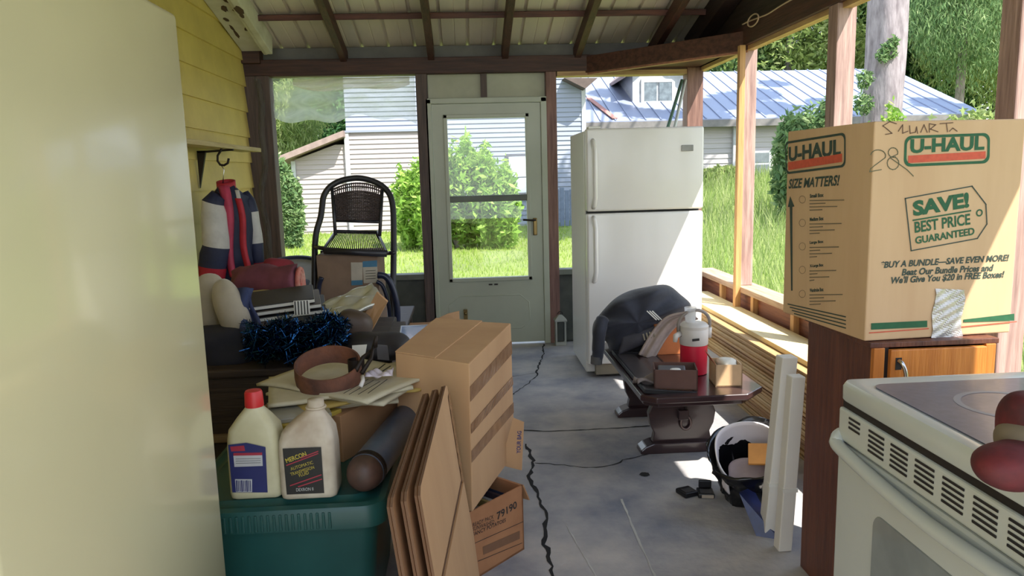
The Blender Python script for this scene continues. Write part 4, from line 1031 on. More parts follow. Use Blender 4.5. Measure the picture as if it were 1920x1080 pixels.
mb = MB(); mb.tube(hp, .0085, 8); mb.build('handle', mat('handle_grey', (150, 140, 132), rough=.5), WJ, smooth=True)
mb = MB(); mb.lathe([(.012, .18), (.013, .23), (.0, .235)], (x+.078, y, z), 12); mb.build('handle_pivot', m_jwh, WJ, smooth=True)
fj = Face((x, y-.0735, z), (1, 0, 0), (0, 0, 1))
mb = MB(); mb.bar((x-.03, y-.0725, z+.185), (x+.005, y-.0735, z+.188), .012, .002, upv=(0, 1, 0)); mb.build('emblem', m_ink, WJ)
mb = MB(); mb.lathe([(.024, 0), (.030, .075), (.028, .075), (.022, .003), (0, .003)], (x-.02, y-.005, z+.262), 24, cap=False)
tag(mb.build('plastic_cup', film('cup_film', (240, 240, 240), .55, False), loc=(x-.02, y-.005, z+.262), smooth=True, auto=40), 'clear plastic cup standing on the lid of the water jug', 'cup')
def tray_box(name, label, cat, c, w, d, h, rz, m, mi, th=.006):
    T0 = TR(c, rot('Z', rz)); r = thing(name, label, cat, c)
    mb = MB(); mb.box(-w/2, w/2, -d/2, -d/2+th, 0, h, T0); mb.box(-w/2, w/2, d/2-th, d/2, 0, h, T0); mb.box(-w/2, -w/2+th, -d/2, d/2, 0, h, T0); mb.box(w/2-th, w/2, -d/2, d/2, 0, h, T0)
    mb.build('sides', m, r); mb = MB(); mb.box(-w/2, w/2, -d/2, d/2, 0, th, T0); mb.build('bottom', mi, r)
    return r, T0
c = at_z(1275, 733, ZT); c.y += .09
r, T0 = tray_box('brown_box', 'small open dark brown box at the front of the coffee table', 'box', c, .20, .15, .095, -12, mat('box_dkbrown', (104, 74, 64), rough=.8), m_card_in)
mb = MB(); mb.box(-.08, .05, -.03, .05, .05, .085, T0 @ rot('X', 14).to_4x4()); tag(mb.build('grey_device', mat('device_grey', (96, 94, 98), rough=.45), loc=T0 @ V((0, 0, .05)), bevel=.008), 'grey plastic device sticking out of the dark brown box', 'device')
p = T0 @ V((.0, -.05, .09)); mb = MB(); mb.blob(p, (.025, .014, .008), None, e=.7, amp=.2); tag(mb.build('paper_scrap', m_paper, loc=p, smooth=True), 'white paper scrap on the edge of the dark brown box', 'paper')
c = at_z(1368, 724, ZT); c.y += .06
r, T0 = tray_box('tan_box', 'small open tan box with white stuffing beside the water jug', 'box', c, .125, .14, .105, -6, mat('box_tan', (214, 178, 136), rough=.8), m_card_in)
mb = MB(); 
for s, q in ((-1, 0),): mb.prism([T0 @ V((-.0625, -.07, .105)), T0 @ V((-.0625, .07, .105)), T0 @ V((-.085, .07, .145)), T0 @ V((-.085, -.07, .14))], V((.003, 0, 0)))
mb.build('flap', mat('box_redbrown', (182, 112, 78), rough=.8), r)
p = T0 @ V((.005, 0, .085)); mb = MB(); mb.blob(p, (.05, .058, .035), None, e=.8, amp=.4, freq=22); tag(mb.build('tissue_wad', mat('tissue', (232, 226, 210), rough=.9), loc=p-V((0, 0, .03)), smooth=True), 'wad of white tissue filling the small tan box', 'tissue')
p = at_z(1222, 712, ZT+.03)
mb = MB(); mb.grid(lambda u, v: p+V((.16*(u-.5), .11*(v-.5)+.05*u, .012*math.sin(u*7+v*4)+.01*math.sin(v*11))), 18, 12)
tag(mb.build('work_gloves', mat('glove_grey', (136, 124, 118), rough=.8, scale=12), loc=p, smooth=True, solid=.012), 'crumpled grey cloth lying on the black tray', 'cloth')

# ================================================================== lumber stack
LC = [((214, 190, 144), (190, 160, 112)), ((196, 164, 114), (170, 134, 88)), ((176, 138, 92), (146, 108, 70)), ((206, 176, 130), (180, 146, 100))]
nb = 15; zb = 0.0
onames = ['topmost', 'second from the top', 'third from the top', 'fourth from the top', 'fifth from the top', 'sixth from the top', 'seventh from the top', 'eighth from the top', 'seventh from the floor', 'sixth from the floor', 'fifth from the floor', 'fourth from the floor', 'third from the floor', 'second from the floor', 'bottom']
for k in range(nb):
    ti = nb-1-k; h = .0298
    dx = random.uniform(-.012, .012); x0 = 1.60+dx-(.02 if k < 3 else 0)
    cc = LC[k % 4]
    wd = wood('board%d' % (k % 4), cc[0], cc[1], 'y', rough=.6, bump=.15, scale=4)
    if k == nb-1: x0 = 1.66; wd = wood('board_top', (236, 220, 170), (222, 200, 146), 'y', bump=.1)
    y0 = 2.6+random.uniform(-.05, .05); y1 = 5.72+random.uniform(-.1, .04)
    mb = MB()
    if k == nb-1:
        mb.box(x0, 1.885, y0, y1, zb, zb+h-.002)
    else:
        mb.box(x0, 1.885, y0, y1, zb, zb+h*.45); mb.box(x0+random.uniform(.004, .012), 1.885, y0, y1, zb+h*.45, zb+h-.0015)
    tag(mb.build('lumber_board', wd, loc=(1.74, y0, zb), bevel=.0015, seg=1), f'long tan board, {onames[ti]} of the lumber stack by the sill', 'board', 'lumber stack along the knee wall')
    zb += h

# ================================================================== black bag, blue folder, foam panels, gadgets
bc = at_z(1412, 925, 0); bc = V((1.20, 2.98, 0))
TBG = thing('black_bag', 'open black plastic bag slumped on the floor before the white foam panels', 'bag', bc)
m_pb = mat('bag_black', (22, 22, 26), rough=.22, scale=9, bump=.3, bscale=14)
rs = []; nn = 48
tiltm = rot('Y', -16) @ rot('X', 24)
prof = [(.085, 0), (.11, .02), (.125, .06), (.12, .10), (.135, .13), (.128, .17), (.145, .20), (.14, .235), (.158, .26), (.165, .30), (.158, .305), (.148, .27), (.12, .15), (.09, .05), (.0, .04)]
for j, (r0, z0) in enumerate(prof):
    rs.append([bc+tiltm @ V(((r0+.008*math.sin(5*a+j)+.006*math.sin(11*a+j*2))*math.cos(a)*1.05, (r0+.008*math.sin(7*a+j*.7))*math.sin(a), z0+.012*math.sin(3*a+j*.6)*min(1, z0*8))) for a in [2*PI*k/nn for k in range(nn)]])
mb = MB(); mb.rings(rs, cap=False); mb.build('bag_wall', m_pb, TBG, smooth=True)
c = bc+tiltm @ V((0, 0, .25))
def liner(u, v):
    a = PI*(-.05+1.2*u); r = .140+.005*math.sin(u*14); return bc+tiltm @ V((r*math.cos(a), r*math.sin(a), .14+(.11+.075*math.sin(u*PI))*v+.012*math.sin(u*9)))
mb = MB(); mb.grid(liner, 30, 8); tag(mb.build('white_liner', mat('white_cloth', (236, 228, 228), rough=.8, var=.05), loc=c, smooth=True, solid=.006), 'white cloth lining the mouth of the black bag', 'cloth')
Tm = TR(c+V((.05, -.02, .015)), tiltm @ rot('Z', -25))
mb = MB(); mb.box(-.06, .07, -.06, .05, 0, .012, Tm); tag(mb.build('orange_packet', mat('orange_pack', (232, 160, 84), rough=.6), loc=c+V((.05, -.02, .01)), bevel=.003), 'orange packet lying in the mouth of the black bag', 'packet')
mb = MB(); p = c+V((0, 0, -.03)); mb.blob(p-V((0, 0, .05)), (.09, .09, .03), tiltm, e=.9, amp=.2, freq=14); tag(mb.build('grey_cloth', mat('pinkgrey_cloth', (190, 172, 172), rough=.9), loc=p-V((0, 0, .05)), smooth=True), 'pale grey cloth stuffed inside the black bag', 'cloth')
a0 = at_z(1418, 1005, 0); a1 = at_z(1462, 1012, 0); t0 = at_y(1386, 925, 2.72); t1 = at_y(1412, 915, 2.80)
BF = thing('blue_folder', 'dark blue folder leaning on the floor below the black bag', 'folder', (a0+a1)/2)
mb = MB(); mb.prism([a0, a1, t1, t0], V((.006, .010, .002))); mb.build('cover', mat('folder_blue', (40, 56, 118), rough=.35, c2=(28, 34, 66), scale=7), BF)
mb = MB(); mb.prism([a1, a1+V((.02, .01, 0)), t1+V((.03, .01, 0)), t1], V((.004, .008, .0))); mb.build('spine', m_black, BF)
m_foam = film('foam_white', (236, 232, 226), .93, False); m_foam = mat('foam_panel', (226, 222, 212), rough=.55, var=.04, scale=3)
fp0 = V((1.085, 2.62, 0))
for i, (x0, y0, y1, h, lean, lab) in enumerate(((1.10, 2.62, 2.66, .70, .05, 'white ribbed foam panel leaning closest to the black bag'), (1.105, 2.50, 2.53, .66, .03, 'white foam panel standing between the cabinet and its twin'))):
    mb = MB(); w = .06 if i == 0 else .05
    mb.hexa([(x0, y0, 0), (x0+w, y0, 0), (x0+w, y1+.02, 0), (x0, y1+.02, 0), (x0+lean, y0, h), (x0+w+lean, y0, h), (x0+w+lean, y1+.02, h), (x0+lean, y1+.02, h)])
    o = thing('foam_panel', lab, 'panel', (x0+w/2, (y0+y1)/2, 0), 'foam panels beside the cabinet'); mb.build('slab', m_foam, o, bevel=.004)
    mb = MB(); zz = .2 + .03*i; mb.box(x0+lean*zz/h-.003, x0+w+lean*zz/h+.003, y0-.003, y0+.02, zz, zz+.014); mb.build('edge_clip', m_paper, o)
for i, (px, py, rz, lab) in enumerate(((1290, 928, 20, 'small black gadget lying flat on the concrete, farther from the bag'), (1323, 930, -10, 'small black gadget with an upright flap, closer to the bag'))):
    p = at_z(px, py, 0); Tm = TR(p, rot('Z', rz)); g = thing('black_gadget', lab, 'gadget', p, 'gadgets on the floor')
    mb = MB(); mb.box(-.035, .035, -.03, .045, 0, .022, Tm); mb.build('case', m_black, g, bevel=.006)
    mb = MB(); mb.box(-.024, .024, -.02, .02, .0222, .0235, Tm); mb.build('pad', mat('gadget_pad', (74, 72, 72), rough=.5), g)
    mb = MB(); 
    if i: mb.box(-.025, .03, .035, .05, .02, .055, Tm); mb.build('flap', m_black, g, bevel=.005)
    if i: mb = MB(); mb.box(-.02, .03, -.0315, -.030, .004, .018, Tm); mb.build('end_label', mat('gadget_label', (176, 160, 140), rough=.5), g)
p = at_z(1455, 905, .0)

# ================================================================== wooden cabinet, box on it, stove
m_cabw = wood('cabinet_brown', (112, 66, 48), (78, 44, 36), 'z', rough=.45)
m_cabo = wood('cabinet_orange', (206, 130, 58), (178, 104, 42), 'z', rough=.4)
CBN = thing('wooden_cabinet', 'brown wooden cabinet with an orange door behind the stove', 'cabinet', (1.33, 2.2, 0))
mb = MB(); mb.box(1.14, 1.158, 2.01, 2.4, 0, .885); mb.build('side_panel', m_cabw, CBN, bevel=.002)
mb = MB(); mb.box(1.48, 1.50, 2.01, 2.4, 0, .885); mb.build('side_panel', m_cabw, CBN, bevel=.002)
mb = MB(); mb.box(1.158, 1.48, 2.38, 2.4, 0, .885); mb.build('back_panel', m_cabw, CBN)
mb = MB(); mb.box(1.13, 1.51, 1.995, 2.41, .885, .90); mb.build('top', m_cabw, CBN, bevel=.002)
mb = MB(); mb.box(1.14, 1.172, 1.992, 2.01, 0, .885); mb.box(1.47, 1.50, 1.992, 2.01, 0, .885); mb.box(1.172, 1.47, 1.992, 2.01, 0, .06); mb.build('face_frame', m_cabo, CBN, bevel=.002)
mb = MB(); mb.box(1.186, 1.468, 1.985, 2.003, .07, .88); dr_ = mb.build('door', m_cabo, CBN, bevel=.003)
mb = MB(); mb.box(1.172, 1.186, 2.0, 2.008, .06, .885); mb.build('shadow_gap', m_black, CBN)
p = at_y(1686, 690, 1.985)
mb = MB(); mb.tube(spl([p+V((-.004, 0, .022)), p+V((.0, -.014, .016)), p+V((.008, -.02, -.012)), p+V((.010, -.016, -.05)), p+V((.008, 0, -.08))]), .006, 8); mb.build('handle', m_chrome, dr_, smooth=True)
mb = MB(); mb.box(p.x-.012, p.x+.006, 1.9835, 1.986, p.z-.005, p.z+.03); mb.build('keyhole', m_ink, dr_)

# moving box
ang = math.radians(4.5); N0 = at_z(1621, 640, .902)
uu = V((math.cos(ang), math.sin(ang), 0)); vv = V((-math.sin(ang), math.cos(ang), 0)); up3 = V((0, 0, 1))
W3 = .46; D3 = .47; H3 = at_y(1621, 228, N0.y).z-.902
UB = thing('moving_box', 'large tan U-HAUL moving box standing on the wooden cabinet', 'box', N0+uu*W3/2+vv*D3/2)
b4 = [N0, N0+uu*W3, N0+uu*W3+vv*D3, N0+vv*D3]
m_ub = mat('moving_card', (204, 172, 134), rough=.85, c2=(194, 160, 122), scale=4, stretch=(2, 2, .3), bump=.06)
mb = MB(); mb.hexa(b4+[q+up3*H3 for q in b4]); mb.build('carton_body', m_ub, UB, bevel=.004)
fF = Face(N0, uu, up3); fS = Face(N0+vv*D3, -vv, up3)
def badge(f, q, m_b, rad=.02):
    """rounded outline and red bar, q = corners tl, tr, br, bl"""
    tl, tr, br, bl_ = [f.P(*p) for p in q]; mb = MB()
    def lerp2(a, b): return tl.lerp(tr, a).lerp(bl_.lerp(br, a), b)
    w = (tr-tl).length; h = (bl_-tl).length; pts = []
    for cx_, cy_2, a0 in ((1-rad/w, rad/h, -90), (1-rad/w, 1-rad/h, 0), (rad/w, 1-rad/h, 90), (rad/w, rad/h, 180)):
        for k in range(6):
            a = math.radians(a0+k*18); pts.append((cx_+rad/w*math.cos(a), cy_2+rad/h*math.sin(a)))
    out_ = [lerp2(*p)+f.n*.001 for p in pts]; t = .0075
    inn = [lerp2(.5+(p[0]-.5)*(1-2*t/w), .5+(p[1]-.5)*(1-2*t/h))+f.n*.001 for p in pts]
    k = len(out_); mb.add(out_+inn, [(i, (i+1) % k, k+(i+1) % k, k+i) for i in range(k)])
    mb.build('badge_outline', m_b, UB)
    mb = MB(); mb.prism([lerp2(.05, .64)+f.n*.001, lerp2(.95, .60)+f.n*.001, lerp2(.95, .84)+f.n*.001, lerp2(.05, .88)+f.n*.001], f.n*.0005); mb.build('red_bar', m_red, UB)
badge(fF, [(1696, 255), (1856, 249), (1855, 306), (1694, 313)], m_green)
fF.text('U-HAUL', m_green, UB, (1706, 288), (1845, 281), (1706, 261), bold=.042)
badge(fS, [(1472, 266), (1586, 248), (1586, 313), (1474, 327)], m_dgreen)
fS.text('U-HAUL', m_dgreen, UB, (1479, 303), (1577, 291), (1478, 276), bold=.042)
fS.text('SIZE MATTERS!', m_dgreen, UB, (1479, 354), (1575, 348), (1478, 336), bold=.03, shear=.25)
# tag
tagp = [(1697, 372), (1822, 349), (1848, 383), (1850, 420), (1832, 447), (1708, 470)]
mb = MB(); fF.line(tagp, .003, mb, closed=True); mb.build('tag_outline', m_dgreen, UB)
fF.text('SAVE!', m_green, UB, (1712, 406), (1817, 389), (1709, 377), bold=.05)
mb = MB(); fF.line([(1712, 413), (1819, 395)], .004, mb); mb.build('tag_rule', m_green, UB)
fF.text('BEST PRICE', m_green, UB, (1715, 437), (1819, 421), (1713, 416), bold=.025)
fF.text('GUARANTEED', m_green, UB, (1716, 458), (1827, 440), (1715, 444), bold=.03)
c = fF.P(1836, 399); mb = MB(); k = 20
mb.add([c+uu*(.0105*math.cos(2*PI*i/k))+up3*(.0105*math.sin(2*PI*i/k))+fF.n*.001 for i in range(k)]+[c+uu*(.0065*math.cos(2*PI*i/k))+up3*(.0065*math.sin(2*PI*i/k))+fF.n*.001 for i in range(k)], [(i, (i+1) % k, k+(i+1) % k, k+i) for i in range(k)])
mb.build('tag_hole', m_green, UB)
fF.text('*BUY A BUNDLE\u2014SAVE EVEN MORE!', m_dgreen, UB, (1651, 503), (1891, 489), (1650, 490), bold=.03, shear=.2)
fF.text('Beat Our Bundle Prices and', m_dgreen, UB, (1690, 517), (1862, 508), (1689, 504), bold=.03, shear=.2)
fF.text("We'll Give You $20 in FREE Boxes!", m_dgreen, UB, (1670, 534), (1882, 522), (1669, 519), bold=.03, shear=.2)
fF.poly([(1633, 606), (1738, 601), (1738, 613), (1633, 618)], m_green, UB, 'green_band'); fF.poly([(1806, 599), (1901, 588), (1901, 601), (1806, 604)], m_green, UB, 'green_band')
for q in ([(1630, 624), (1740, 616)], [(1800, 613), (1905, 603)]):
    mb = MB(); fF.line(q, .003, mb); mb.build('orange_line', m_red, UB)
fF.text('www', m_paper, UB, (1722, 609), (1736, 608), (1722, 604))
# duct tape
tp_ = [(1752, 542), (1805, 545), (1808, 592), (1798, 632), (1740, 632), (1748, 590)]
def dt(u, v):
    a = fF.P(1753-9*v+2*math.sin(v*9), 541+92*v); b = fF.P(1806-4*v+3*math.sin(v*7), 543+89*v)
    return a.lerp(b, u)+fF.n*(.002+.003*abs(math.sin(u*8+v*13))*abs(math.sin(v*17+u*5)))
mb = MB(); mb.grid(dt, 20, 30); mb.build('duct_tape', mat('duct_silver', (196, 194, 192), rough=.3, metal=.5, scale=14), UB, solid=.0008)
# marker scrawl
m_mk = mat('marker_ink', (104, 78, 62), rough=.8)
for st in ([(1680, 232), (1668, 228), (1655, 236), (1664, 243), (1672, 250), (1660, 252)], [(1684, 246), (1692, 234), (1692, 250), (1702, 246)], [(1705, 236), (1706, 250), (1716, 248), (1718, 238), (1720, 250)], [(1726, 248), (1732, 234), (1738, 248)], [(1742, 248), (1742, 232), (1754, 234), (1744, 242), (1758, 247)], [(1762, 232), (1786, 230)], [(1774, 231), (1776, 247)], [(1780, 246), (1786, 240), (1794, 246)]):
    mb = MB(); fF.line(st, .0022, mb); mb.build('marker_stroke', m_mk, UB)
def arcpts(cx_, cy_2, rx, ry, a0, a1, n=12): return [(cx_+rx*math.cos(math.radians(a0+(a1-a0)*i/n)), cy_2+ry*math.sin(math.radians(a0+(a1-a0)*i/n))) for i in range(n+1)]
m_mk2 = mat('marker_green', (96, 100, 76), rough=.8)
for st in (arcpts(1646, 292, 14, 11, 190, 380)+[(1632, 316), (1630, 322), (1652, 318)], arcpts(1674, 286, 9, 9, 60, 380)+arcpts(1674, 306, 11, 12, 250, 600)+[(1700, 318), (1712, 330)]):
    mb = MB(); fF.line(st, .002, mb); mb.build('marker_stroke', m_mk2, UB)
# side print: arrow and lists
mb = MB(); ar = [(1481, 380), (1484.5, 380), (1486.5, 544), (1484, 544)]
mb.prism([fS.P(*p)+fS.n*.001 for p in ((1478, 388), (1482, 368), (1490, 387), (1486, 388), (1486.5, 545), (1484, 545), (1481.5, 388))], fS.n*.0005); mb.build('size_arrow', m_dgreen, UB)
for k, (y0, nm) in enumerate(((368, 'Small Box'), (412, 'Medium Box'), (456, 'Large Box'), (500, 'X-Large Box'), (545, 'Wardrobe Box'))):
    fS.text(nm, m_dgreen, UB, (1519, y0+3), (1545, y0+1), (1519, y0-4), bold=.04)
    mb = MB()
    for j, e in enumerate((1583, 1548, 1570, 1542)): fS.line([(1519, y0+8+j*6), (e-(k*5) % 17, y0+7+j*6)], .0028, mb)
    mb.build('list_lines', mat('faded_ink', (124, 112, 90), rough=.8), UB)
    mb = MB(); fS.line(arcpts(1505, y0+6, 6, 7, 0, 360), .0012, mb, closed=True); mb.build('size_icon', mat('faded_ink2', (150, 132, 104), rough=.8), UB)
mb = MB()
for j in range(4): fS.line([(1478+4*j, 570+6*j), (1586, 594+7*j)], .0035, mb)
mb.build('list_lines', m_dgreen, UB)

# stove
SV = thing('electric_stove', 'white electric range with a dark glass cooktop beside the wooden cabinet', 'stove', (1.17, 1.24, 0))
m_sw = mat('stove_white', (184, 188, 184), rough=.25, var=.02, coat=.3)
sx0, sx1, sy0, sy1 = .845, 1.50, .86, 1.615
mb = MB(); mb.box(sx0+.03, sx1, sy0+.005, sy1-.005, .02, .865); mb.build('body', m_sw, SV, bevel=.004)
mb = MB(); mb.loft([((sx0+sx1)/2, (sy0+sy1)/2, .868, (sx1-sx0)/2-.004, (sy1-sy0)/2-.004, .02), ((sx0+sx1)/2, (sy0+sy1)/2, .874, (sx1-sx0)/2, (sy1-sy0)/2, .022), ((sx0+sx1)/2, (sy0+sy1)/2, .902, (sx1-sx0)/2, (sy1-sy0)/2, .022), ((sx0+sx1)/2, (sy0+sy1)/2, .914, (sx1-sx0)/2-.006, (sy1-sy0)/2-.006, .02), ((sx0+sx1)/2, (sy0+sy1)/2, .916, (sx1-sx0)/2-.02, (sy1-sy0)/2-.02, .02), ((sx0+sx1)/2, (sy0+sy1)/2, .911, (sx1-sx0)/2-.04, (sy1-sy0)/2-.045, .02)])
ck = mb.build('cooktop_frame', m_sw, SV, smooth=True, auto=50)
m_gt = mat('cooktop_glass', (92, 94, 116), rough=.3, c2=(80, 82, 102), scale=60, coat=.25)  # reflected sky's blue put into the glass base colour
mb = MB(); mb.loft([((sx0+sx1)/2, (sy0+sy1)/2, .9105, (sx1-sx0)/2-.045, (sy1-sy0)/2-.05, .03), ((sx0+sx1)/2, (sy0+sy1)/2, .9135, (sx1-sx0)/2-.045, (sy1-sy0)/2-.05, .03)]); gt = mb.build('cooktop_glass', m_gt, SV)
m_rg = mat('burner_grey', (132, 132, 138), rough=.4)
for i, (px, py, r) in enumerate(((1810, 778, .092), )):
    pass
for i, (bx, by_, r) in enumerate(((1.08, 1.385, .098), (1.33, 1.40, .075), (1.08, 1.07, .075), (1.33, 1.06, .098))):
    mb = MB(); k = 48
    mb.add([V((bx+rr*math.cos(2*PI*j/k), by_+rr*math.sin(2*PI*j/k), .9139)) for rr in (r, r-.013) for j in range(k)], [(j, (j+1) % k, k+(j+1) % k, k+j) for j in range(k)])
    mb.build('burner_ring', m_rg, gt)
mb = MB(); mb.box(sx0-.002, sx0+.03, sy0+.006, sy1-.006, .775, .852); vp = mb.build('vent_panel', m_sw, SV, bevel=.006, seg=3)
for g in range(8):
    mb = MB(); y = sy1-.055-g*.083
    for j in range(5 if g else 3):
        zz = .842-j*.011; mb.box(sx0-.004, sx0, y-.058+(.012 if not g else 0), y, zz-.0045, zz)
    mb.build('vent_grille', m_black, vp)
mb = MB(); mb.box(sx0+.006, sx0+.02, sy0+.01, sy1-.01, .852, .868); mb.build('gap', m_black, SV)
mb = MB(); mb.box(sx0+.0, sx0+.03, sy0+.004, sy1-.004, .17, .77); od = mb.build('oven_door', m_sw, SV, bevel=.008, seg=3)
mb = MB(); mb.tube(spl([V((sx0+.01, sy1-.006, .785)), V((sx0-.006, sy1-.014, .775)), V((sx0-.014, sy1-.06, .762)), V((sx0-.02, (sy0+sy1)/2, .745)), V((sx0-.014, sy0+.06, .762)), V((sx0+.01, sy0+.01, .785))], 6), .0165, 14, flat=.9); mb.build('handle', m_sw, od, smooth=True)
mb = MB(); mb.loft([(0, 0, 0, .21, .17, .03), (0, 0, .003, .208, .168, .03)], T=TR((sx0+.0005, (sy0+sy1)/2, .50), Matrix(((0, 0, -1), (1, 0, 0), (0, 1, 0))))); mb.build('oven_window', mat('oven_glass', (136, 142, 142), rough=.12, coat=.4), od)
mb = MB(); mb.box(sx0+.004, sx0+.03, sy0+.004, sy1-.004, .04, .16); mb.build('drawer', m_sw, SV, bevel=.006)
mb = MB(); mb.box(sx0+.05, sx1-.03, sy0+.03, sy1-.03, 0, .03); mb.build('plinth', m_black, SV)
mt = thing('oven_mitt', 'dark red padded oven mitt lying on the stove top', 'oven mitt', at_z(1900, 880, .918))
m_mitt = mat('mitt_red', (104, 30, 34), rough=.7, c2=(64, 20, 26), scale=14, bump=.2)
c = at_z(1905, 868, .95); mb = MB(); mb.blob(c, (.085, .05, .032), rot('Z', 25), e=.85, amp=.15, freq=14); mb.build('palm', m_mitt, mt, smooth=True)
c = at_z(1925, 800, .985); mb = MB(); mb.blob(c, (.04, .045, .055), rot('Z', 10), e=.85, amp=.15, freq=16); mb.build('thumb', m_mitt, mt, smooth=True)
c = at_z(1932, 830, .965); mb = MB(); mb.blob(c, (.05, .05, .035), None, e=.85, amp=.15, freq=16); mb.build('cuff', mat('mitt_grey', (126, 112, 92), rough=.8), mt, smooth=True)

# ================================================================== loose wires on the beams
for i, (pts, y, lab) in enumerate((([(1392, 46), (1404, 40), (1420, 34), (1440, 26), (1462, 12), (1490, -4)], 4.6, 'pale wire running along the eave beam with a loose coil'), ([(1268, 118), (1280, 112), (1290, 106), (1302, 108), (1310, 104), (1298, 116), (1284, 120), (1275, 116)], 5.7, 'small tangle of pale wire at the porch corner'))):
    P = spl([at_x(px, py, 1.885) if i == 0 else at_y(px, py, 5.9) for px, py in pts], 5)
    mb = MB(); mb.tube(P, .005, 6)
    if i == 0:
        c = at_x(1412, 38, 1.87); mb.tube([c+V((0, .09*math.cos(a), .035*math.sin(a))) for a in [2*PI*k/20 for k in range(20)]], .005, 6, closed=True)
    tag(mb.build('wire', mat('wire_tan', (206, 180, 150), rough=.6), loc=P[0], smooth=True), lab, 'wire')

# ================================================================== OUTDOORS
def gz_(x, y):
    r = max(0.0, min(1.0, (x-1.5)/6.0)); r = r*r*(3-2*r)
    return -.12+.016*max(0, y-7)+r*(.03+.055*max(0, min(y, 24)-4)) - (0.0)
nx, ny = 70, 60; xs = np.linspace(-40, 60, nx); ysx = np.linspace(-14, 80, ny)
mb = MB(); vs = [(x, y, gz_(x, y)-(0.12 if (-2.2 < x < 2.6 and -3 < y < 6.9) else 0)) for x in xs for y in ysx]
mb.add(vs, [(i*ny+j, (i+1)*ny+j, (i+1)*ny+j+1, i*ny+j+1) for i in range(nx-1) for j in range(ny-1)])
struct(mb, 'ground', mat('lawn_soil', (126, 138, 70), rough=.95, c2=(104, 116, 60), scale=.7), smooth=True)
def blades(name, n, xr, yr, hr, w, m, label, thin=1.0, cond=None):
    x = RNG.uniform(*xr, n); y = yr[0]+(yr[1]-yr[0])*RNG.uniform(0, 1, n)**thin
    if cond is not None:
        k = cond(x, y); x, y = x[k], y[k]; n = len(x)
    z = np.array([gz_(a, b) for a, b in zip(x, y)])
    a = RNG.uniform(0, 2*PI, n); h = RNG.uniform(*hr, n); ww = w*(.6+.8*RNG.uniform(0, 1, n))*np.maximum(1, y/9)
    lx = RNG.normal(0, .3, n)*h; ly = RNG.normal(0, .3, n)*h
    p = np.stack([x, y, z-.02], 1); s = np.stack([np.cos(a)*ww, np.sin(a)*ww, 0*a], 1); t = np.stack([x+lx, y+ly, z+h], 1)
    v = np.stack([p-s, p+s, t], 1).reshape(-1, 3); f = np.arange(n*3).reshape(-1, 3)
    o = np_mesh(name, v, f, m); o['kind'] = 'stuff'; tag(o, label, 'grass'); return o
gl = leafmat('grass_blades', [(132, 164, 64), (160, 182, 84), (112, 142, 58), (178, 190, 110)], .35)
blades('grass', 60000, (-9, 4), (6.9, 21), (.03, .09), .006, gl, 'short sunlit mown lawn beyond the door and windows', 1.3)
gt_ = leafmat('tall_grass_blades', [(132, 158, 80), (160, 176, 108), (106, 136, 64), (186, 192, 140), (148, 164, 100)], .4)
blades('tall_grass', 42000, (2.3, 14), (3.0, 22), (.25, .55), .006, gt_, 'tall unmown meadow grass outside the open side', 1.2, cond=lambda x, y: (x > 2.3) & (x < .75*y+1.5) & (x > .26*y))

def clouds(ells, n, size, dense=.35, droop=0.0):
    tot = sum(e[3]*e[4]*e[5] for e in ells)**1.0; P = []
    wts = np.array([(e[3]*e[4]*e[5])**.67 for e in ells]); wts /= wts.sum()
    for e, w in zip(ells, wts):
        k = max(20, int(n*w)); d = RNG.normal(size=(k, 3)); d /= np.linalg.norm(d, axis=1)[:, None]
        r = (dense+(1-dense)*RNG.uniform(0, 1, k))**.5
        lump = 1+.16*np.sin(d[:, 0]*7+e[0])*np.sin(d[:, 2]*6+e[1])+.10*np.sin(d[:, 1]*13+d[:, 2]*9+e[2])
        P.append(np.array(e[:3])+d*(r*lump)[:, None]*np.array(e[3:6]))
    c = np.concatenate(P); n = len(c)
    a = RNG.normal(size=(n, 3)); 
    if droop: a = a*.45+np.array([0, 0, -1])*droop
    a /= np.linalg.norm(a, axis=1)[:, None]; b = RNG.normal(size=(n, 3)); b -= a*(a*b).sum(1)[:, None]; b /= np.linalg.norm(b, axis=1)[:, None]
    s = size*(.6+.8*RNG.uniform(0, 1, n))[:, None]
    wv = .35 if not droop else .16
    v = np.stack([c-a*s, c-b*s*wv, c+a*s, c+b*s*wv], 1).reshape(-1, 3)
    return v, np.arange(n*4).reshape(-1, 4)
lm_bright = leafmat('leaves_bright', [(128, 168, 70), (162, 194, 92), (104, 144, 62), (188, 208, 118)], .45)
lm_mid = leafmat('leaves_mid', [(98, 128, 84), (136, 162, 108), (78, 108, 72), (168, 186, 134)], .4)
lm_dark = leafmat('leaves_dark', [(52, 88, 52), (78, 114, 66), (40, 70, 46), (104, 138, 86)], .3)
lm_pale = leafmat('leaves_pale', [(138, 158, 92), (166, 180, 112), (116, 140, 82), (188, 194, 140)], .45)
m_bark = mat('bark', (152, 142, 146), rough=.95, c2=(112, 102, 106), scale=5, stretch=(3, 3, .7), bump=.8, bscale=12)
def plant(name, label, cat, loc, ells, n, size, lm, stems, group=None, droop=0):
    loc = V(loc); loc.z = gz_(loc.x, loc.y)
    r = thing(name, label, cat, loc, group)
    v, f = clouds([(e[0], e[1], e[2], e[3], e[4], e[5]) for e in ells], n, size, droop=droop)
    np_mesh('foliage', v-np.array(loc), f, lm, parent=r)
    mb = MB()
    for st in stems: mb.tube([V(p) for p in st[0]], st[1], 10)
    mb.build('trunk' if stems[0][1][0] > .06 else 'stem', m_bark, r, smooth=True)
    return r
